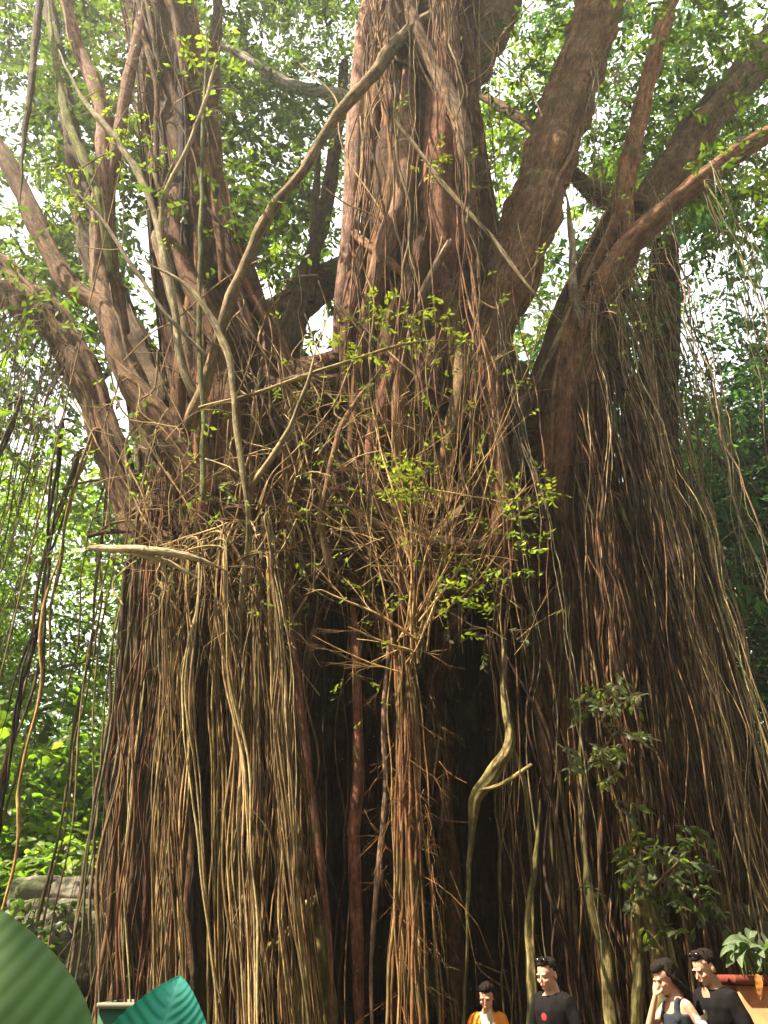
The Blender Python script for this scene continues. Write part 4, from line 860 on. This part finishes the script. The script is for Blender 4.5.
def person(loc,yaw,h,label,top,topm,legs,lean=.0,hyaw=0,hpitch=.3,arms=None,sleeve=.16,hair='short',shades=False,female=False,prints=(),tank=False,vneck=False):
    """local frame: faces -Y, feet at z=0; pitch>0 bows the head"""
    e=empty('person',loc,label,'person'); e.rotation_euler=(0,0,yaw)
    k=h/1.74; sw=.160*k*(.88 if female else 1); body=MB()
    def bl(z): return -lean*max(0,z-.95*k)              # forward lean
    tor=[(0,0,.86,.155,.11),(0,0,.93,.165,.115),(0,0,1.03,.145,.10),(0,0,1.12,.142,.10),(0,0,1.22,.158,.112),(0,0,1.32,.168,.115),(0,.005,1.38,.155,.10),(0,.01,1.425,.115,.078),(0,.012,1.46,.065,.058)]
    if female: tor=[(a,b_,c_,d_*.88,e_*(.9 if c_!=1.22 else 1.08)) for a,b_,c_,d_,e_ in tor]
    tr=[(a*k,b_*k+bl(c_*k),c_*k,d_*k,e_*k) for a,b_,c_,d_,e_ in tor]
    loft(body,tr)
    f0=.82 if female else 1
    nb=np.array([0,.012*k+bl(1.45*k),1.45*k]); hd=rotm(hyaw,hpitch)      # neck base
    hc=nb+np.array([0,-.02*k-.03*hpitch,.0])+np.array([0,0,.152*k])-np.array([0,.10*math.sin(hpitch)*k,.02*hpitch])
    limbt(body,[[*nb,.07*k],[*(nb*.5+hc*.5+[0,.015,-.02]),.062*k*f0],[*(hc+[0,.02,-.04]),.058*k*f0]])
    def H(p_): return hc+hd@(np.array(p_)*k*1.1)
    def hell(p_,r_,mb_=body,rot=True): ell(mb_,H(p_),np.array(r_)*k*1.1,(1,1,1),hd)
    hell((0,.012,.03),(.074,.093,.088)); hell((0,-.022,-.035),(.056,.066,.072)); hell((0,-.062,-.082),(.026,.024,.022))   # skull, face, chin
    for sx in (-1,1):
        hell((sx*.075,.012,-.012),(.010,.018,.030)); hell((sx*.036,-.068,-.025),(.024,.018,.020)); hell((sx*.028,-.080,.022),(.024,.012,.008))
    limbt(body,[[*H((0,-.080,.015)),.007*k],[*H((0,-.096,-.012)),.009*k],[*H((0,-.108,-.030)),.012*k]],10); hell((0,-.084,-.055),(.022,.010,.009))
    # arms
    J={}
    for sx,side in ((-1,'R'),(1,'L')):
        sh_=np.array([sx*sw,bl(1.39*k)+.005,1.385*k]); el,wr,hdv,thv,curl,pn=arms[side]; el=np.array(el)*k; wr=np.array(wr)*k
        f_=.88 if female else 1
        limbt(body,[[*(sh_*[.75,1,1]),.050*k*f_],[*sh_,.047*k*f_],[*(sh_*.5+el*.5),.044*k*f_],[*el,.037*k*f_],[*(el*.6+wr*.4),.037*k*f_],[*wr,.025*k*f_]])
        hand(body,wr,hdv,thv,curl,pn); J[side]=(sh_,el,wr)
    for sx in (-1,1):
        limbt(body,[[sx*.085*k,0,.90*k,.085*k],[sx*.09*k,-.01,.70*k,.078*k],[sx*.09*k,-.012,.49*k,.055*k],[sx*.092*k,.01,.35*k,.056*k],[sx*.095*k,.015,.10*k,.036*k]])
        limbt(body,[[sx*.095*k,.03,.06*k,.04*k],[sx*.10*k,-.06,.045*k,.038*k],[sx*.105*k,-.15,.03*k,.027*k]])
    fuse(body,'body',M_SKIN,e,.0065,3)
    # shirt
    sb=MB(); g=.016
    if tank:
        loft(sb,[(a,b_,c_,d_+g,e_+g) for a,b_,c_,d_,e_ in tr[1:6]]); 
        for sx in (-1,1): limbt(sb,[[sx*.10*k,bl(1.3*k)-.085*k,1.28*k,.032],[sx*.088*k,bl(1.4*k)-.03,1.43*k,.022],[sx*.10*k,bl(1.3*k)+.08*k,1.30*k,.034]],10)
    else:
        loft(sb,[(a,b_,c_,d_+g,e_+g) for a,b_,c_,d_,e_ in tr[1:]][:-1]+[(0,tr[-2][1]+.012,1.452*k,.088*k,.065*k)])
        for side in 'RL':
            sh_,el,wr=J[side]; v=el-sh_; L_=np.linalg.norm(v)
            if sleeve>.3: limbt(sb,[[*(sh_*[.7,1,1]),.066*k],[*sh_,.068*k],[*el,.060*k],[*(el*.05+wr*.95),.045*k]],16)
            else: e1=sh_+v*sleeve/L_*k; limbt(sb,[[*(sh_*[.7,1,1]),.064*k],[*sh_,.066*k],[*e1,.068*k]],16)
    fuse(sb,'shirt' if not tank else 'tank_top',topm,e,.009,4)
    lb=MB(); loft(lb,[(a,b_,c_-.004,d_+.009,e_+.009) for a,b_,c_,d_,e_ in tr[:2]])
    for sx in (-1,1): limbt(lb,[[sx*.085*k,0,.90*k,.100*k],[sx*.09*k,-.01,.70*k,.092*k],[sx*.09*k,-.012,.49*k,.072*k],[sx*.095*k,.012,.12*k,.060*k]],18)
    fuse(lb,'trousers',legs,e,.010,3)
    for sx in (-1,1):
        fb=MB(); limbt(fb,[[sx*.095*k,.035,.052*k,.05*k],[sx*.10*k,-.06,.045*k,.045*k],[sx*.105*k,-.155,.038*k,.036*k]]); fuse(fb,'shoe',M_SHOE,e,.009,3)
    # hair
    hb=MB(); hell((0,.032,.050),(.080,.088,.078),hb); hell((0,.050,-.005),(.078,.064,.072),hb)
    if hair=='long':
        hell((0,-.02,.085),(.066,.062,.045),hb)
        for sx in (-1,1): limbt(hb,[[*H((sx*.072,.0,.05)),.022*k],[*H((sx*.084,.02,-.03)),.026*k],[*(nb+[sx*.07,.06,.03]),.028*k],[*(nb+[sx*.06,.09,-.10]),.02*k]],12)
        limbt(hb,[[*H((0,.07,.03)),.06*k],[*H((0,.085,-.05)),.058*k],[*(nb+[0,.10,0]),.05*k],[*(nb+[0,.115,-.17]),.022*k]],16)
    elif hair=='tied': limbt(hb,[[*H((0,.10,.04)),.035*k],[*H((0,.14,.05)),.032*k]],14); hell((0,-.015,.09),(.062,.06,.040),hb)
    else:
        hell((0,-.022,.092),(.058,.052,.024),hb)
        for q in range(26): a_=rng.uniform(-1,1,2); c0=H((a_[0]*.05,-.045+a_[1]*.045+.03,.115)); limbt(hb,[[*c0,.008],[*(c0+hd@np.array([a_[0]*.01,-.012,.022])),.004]],8)
    fuse(hb,'hair',M_HAIR,e,.007,1)
    yb=MB()
    for sx in (-1,1): ell(yb,H((sx*.032,-.083,.004)),np.array((.012,.006,.0055))*k,(1,1,1),hd)
    yb.build('eyes',M_EYE,e)
    lb_=MB(); ell(lb_,H((0,-.092,-.055)),np.array((.021,.006,.006))*k,(1,1,1),hd); lb_.build('lips',M_LIPC,e)
    if shades:
        gb=MB()
        for sx in (-1,1):
            ell(gb,H((sx*.034,-.052,.118)),np.array((.029,.010,.020))*k,(1,1,1),hd); limbt(gb,[[*H((sx*.062,-.05,.118)),.004],[*H((sx*.078,0,.095)),.003],[*H((sx*.082,.05,.06)),.003]],8)
        limbt(gb,[[*H((-.01,-.06,.12)),.003],[*H((.01,-.06,.12)),.003]],8); o=gb.build('sunglasses',M_GLASS,None); o.parent=e
    if vneck: prints=tuple(prints)+((0,1.405,.040,.05,M_SKIN),)
    for (x,z,rx,rz,m_) in prints:
        ry=np.interp(z*k,[t_[2] for t_ in tr],[t_[4] for t_ in tr])+g; rxx=np.interp(z*k,[t_[2] for t_ in tr],[t_[3] for t_ in tr])+g
        pb=MB(); n_=16; th=np.linspace(0,2*pi,n_,endpoint=False); V_=[]
        for rr_ in (.02,.4,.75,1):
            xx=x+rx*rr_*np.cos(th); zz=z*k+rz*rr_*np.sin(th); yy=-ry*np.maximum(0,1-(np.abs(xx)/rxx)**2.4)**(1/2.4)+np.array([bl(q) for q in zz])-.004-.003*(1-rr_)
            V_.append(np.stack([xx,yy,zz],-1))
        i_=np.arange(3)[:,None]*n_; j_=np.arange(n_)[None,:]; pb.add(np.array(V_).reshape(-1,3),np.stack([i_+j_,i_+n_+j_,i_+n_+(j_+1)%n_,i_+(j_+1)%n_],-1).reshape(-1,4),(1,1,1))
        o=pb.build('print',m_,None); o.parent=e
    for ch in e.children: ch.matrix_parent_inverse=Matrix.Identity(4)
    return e
def gp(px,py,Y): p=P(px,py,Y); return (float(p[0]),float(p[1]),0.0)
hangR=((-.24,.02,1.11),(-.25,-.05,.86),(0,-.15,-1),(0,-1,0),.5,(1,0,0)); hangL=((.24,.02,1.11),(.25,-.05,.86),(0,-.15,-1),(0,-1,0),.5,(-1,0,0))
person(gp(713,960,7.6),R(-62),1.68,'man in black v neck T-shirt with sunglasses pushed up on his head, looking down','shirt',M_BLACK,M_DENIM,lean=.10,hpitch=.42,hyaw=-.15,shades=True,vneck=True,
  arms={'R':((-.24,-.06,1.12),(-.13,-.27,1.02),(.2,-1,-.1),(0,0,1),.9,(1,0,0)),'L':hangL},sleeve=.2,prints=((-.05,1.24,.018,.012,M_WHITE),))
person(gp(675,960,7.6),R(-72),1.61,'woman in dark tank top with long black hair covering her brow with her hand','tank',M_NAVY,M_DENIM,lean=.12,hpitch=.45,hyaw=-.1,hair='long',female=True,tank=True,
  arms={'R':((-.19,-.25,1.17),(-.06,-.22,1.44),(.25,.12,.95),(.6,0,.1),.35,(0,1,0)),'L':((.23,.06,1.14),(.23,-.02,.92),(0,-.15,-1),(0,-1,0),.5,(-1,0,0))})
person(gp(551,960,8.0),R(-50),1.62,'man in long sleeved black top with red and white print, hair brushed up, facing left','shirt',M_BLACK,M_BLACK,lean=.06,hpitch=.25,shades=True,sleeve=.5,
  arms={'R':((-.25,-.03,1.12),(-.16,-.24,1.0),(.3,-1,0),(0,0,1),.9,(1,0,0)),'L':hangL},prints=((-.01,1.27,.028,.028,M_RED),(-.015,1.17,.030,.026,M_WHITE),(0,1.165,.018,.016,M_RED),(-.01,1.10,.024,.018,M_RED),(-.01,1.04,.02,.012,M_WHITE)))
person(gp(485,960,8.4),R(-8),1.43,'short person in orange shirt with white and red front, holding a white paper','shirt',M_ORANGE,M_DENIM,lean=.08,hpitch=.35,hyaw=-.2,hair='long',female=True,sleeve=.2,
  arms={'R':((-.24,-.06,1.12),(-.08,-.28,1.20),(.5,-.4,.6),(0,0,1),.9,(0,1,0)),'L':((.24,-.04,1.12),(.10,-.27,1.16),(-.6,-.4,.4),(0,0,1),.9,(0,1,0))},
  prints=((-.05,1.30,.035,.05,M_RED),(.04,1.31,.032,.055,M_WHITE),(-.02,1.22,.03,.04,M_WHITE),(.03,1.20,.03,.035,M_RED)))
def sheet(px,py,Y,w,h,lb,nm,cat,mm,yaw=0):
    b=MB(); n=9; a=np.linspace(-1,1,n); A,B=np.meshgrid(a,a); c0=P(px,py,Y)
    p=np.stack([A*w*(1+.1*np.sin(B*3)),-.03*np.cos(A*2.5)+.015*np.sin(B*5+A*3),B*h+.02*np.sin(A*3)],-1).reshape(-1,3)
    p2=p+[0,.006,0]; i=np.arange(n-1)[:,None]*n; j=np.arange(n-1)[None,:]; f=np.stack([i+j,i+j+1,i+n+j+1,i+n+j],-1).reshape(-1,4)
    b.add(p,f,(1,1,1)); b.add(p2,f[:,::-1],(1,1,1)); o=b.build(nm,mm); o.location=Vector([float(x) for x in c0]); o.rotation_euler=(0,0,yaw); tag(o,lb,cat)
sheet(488,1024,7.98,.05,.09,'white paper held up by the person in orange','paper','paper',M_WHITE,.2)
sheet(703,1022,7.2,.05,.06,'crumpled whitish cloth held low between the woman and the man beside the planter','cloth','cloth',plain('grey_cloth',(.42,.40,.34),.9,.1,20,.2),.3)

# ------------------------------------------------------------ damp air lit by the sun
b=MB(); v=np.array([(x,y,z) for z in (-3,60) for y in (-24,95) for x in (-85,85)],float)
b.add(v,[[0,2,3,1],[4,5,7,6],[0,1,5,4],[2,6,7,3],[0,4,6,2],[1,3,7,5]],(1,1,1))
hm=bpy.data.materials.new('haze'); hm.use_nodes=True; nt=hm.node_tree; nt.nodes.clear(); vo=nt.nodes.new('ShaderNodeVolumePrincipled'); vo.inputs['Color'].default_value=(.93,.96,.95,1); vo.inputs['Density'].default_value=.0013; vo.inputs['Anisotropy'].default_value=.45
nt.links.new(vo.outputs[0],nt.nodes.new('ShaderNodeOutputMaterial').inputs['Volume'])
tag(b.build('haze',hm,smooth=False),kind='stuff')
S.cycles.volume_step_rate=4; S.cycles.volume_max_steps=64; S.cycles.volume_bounces=0
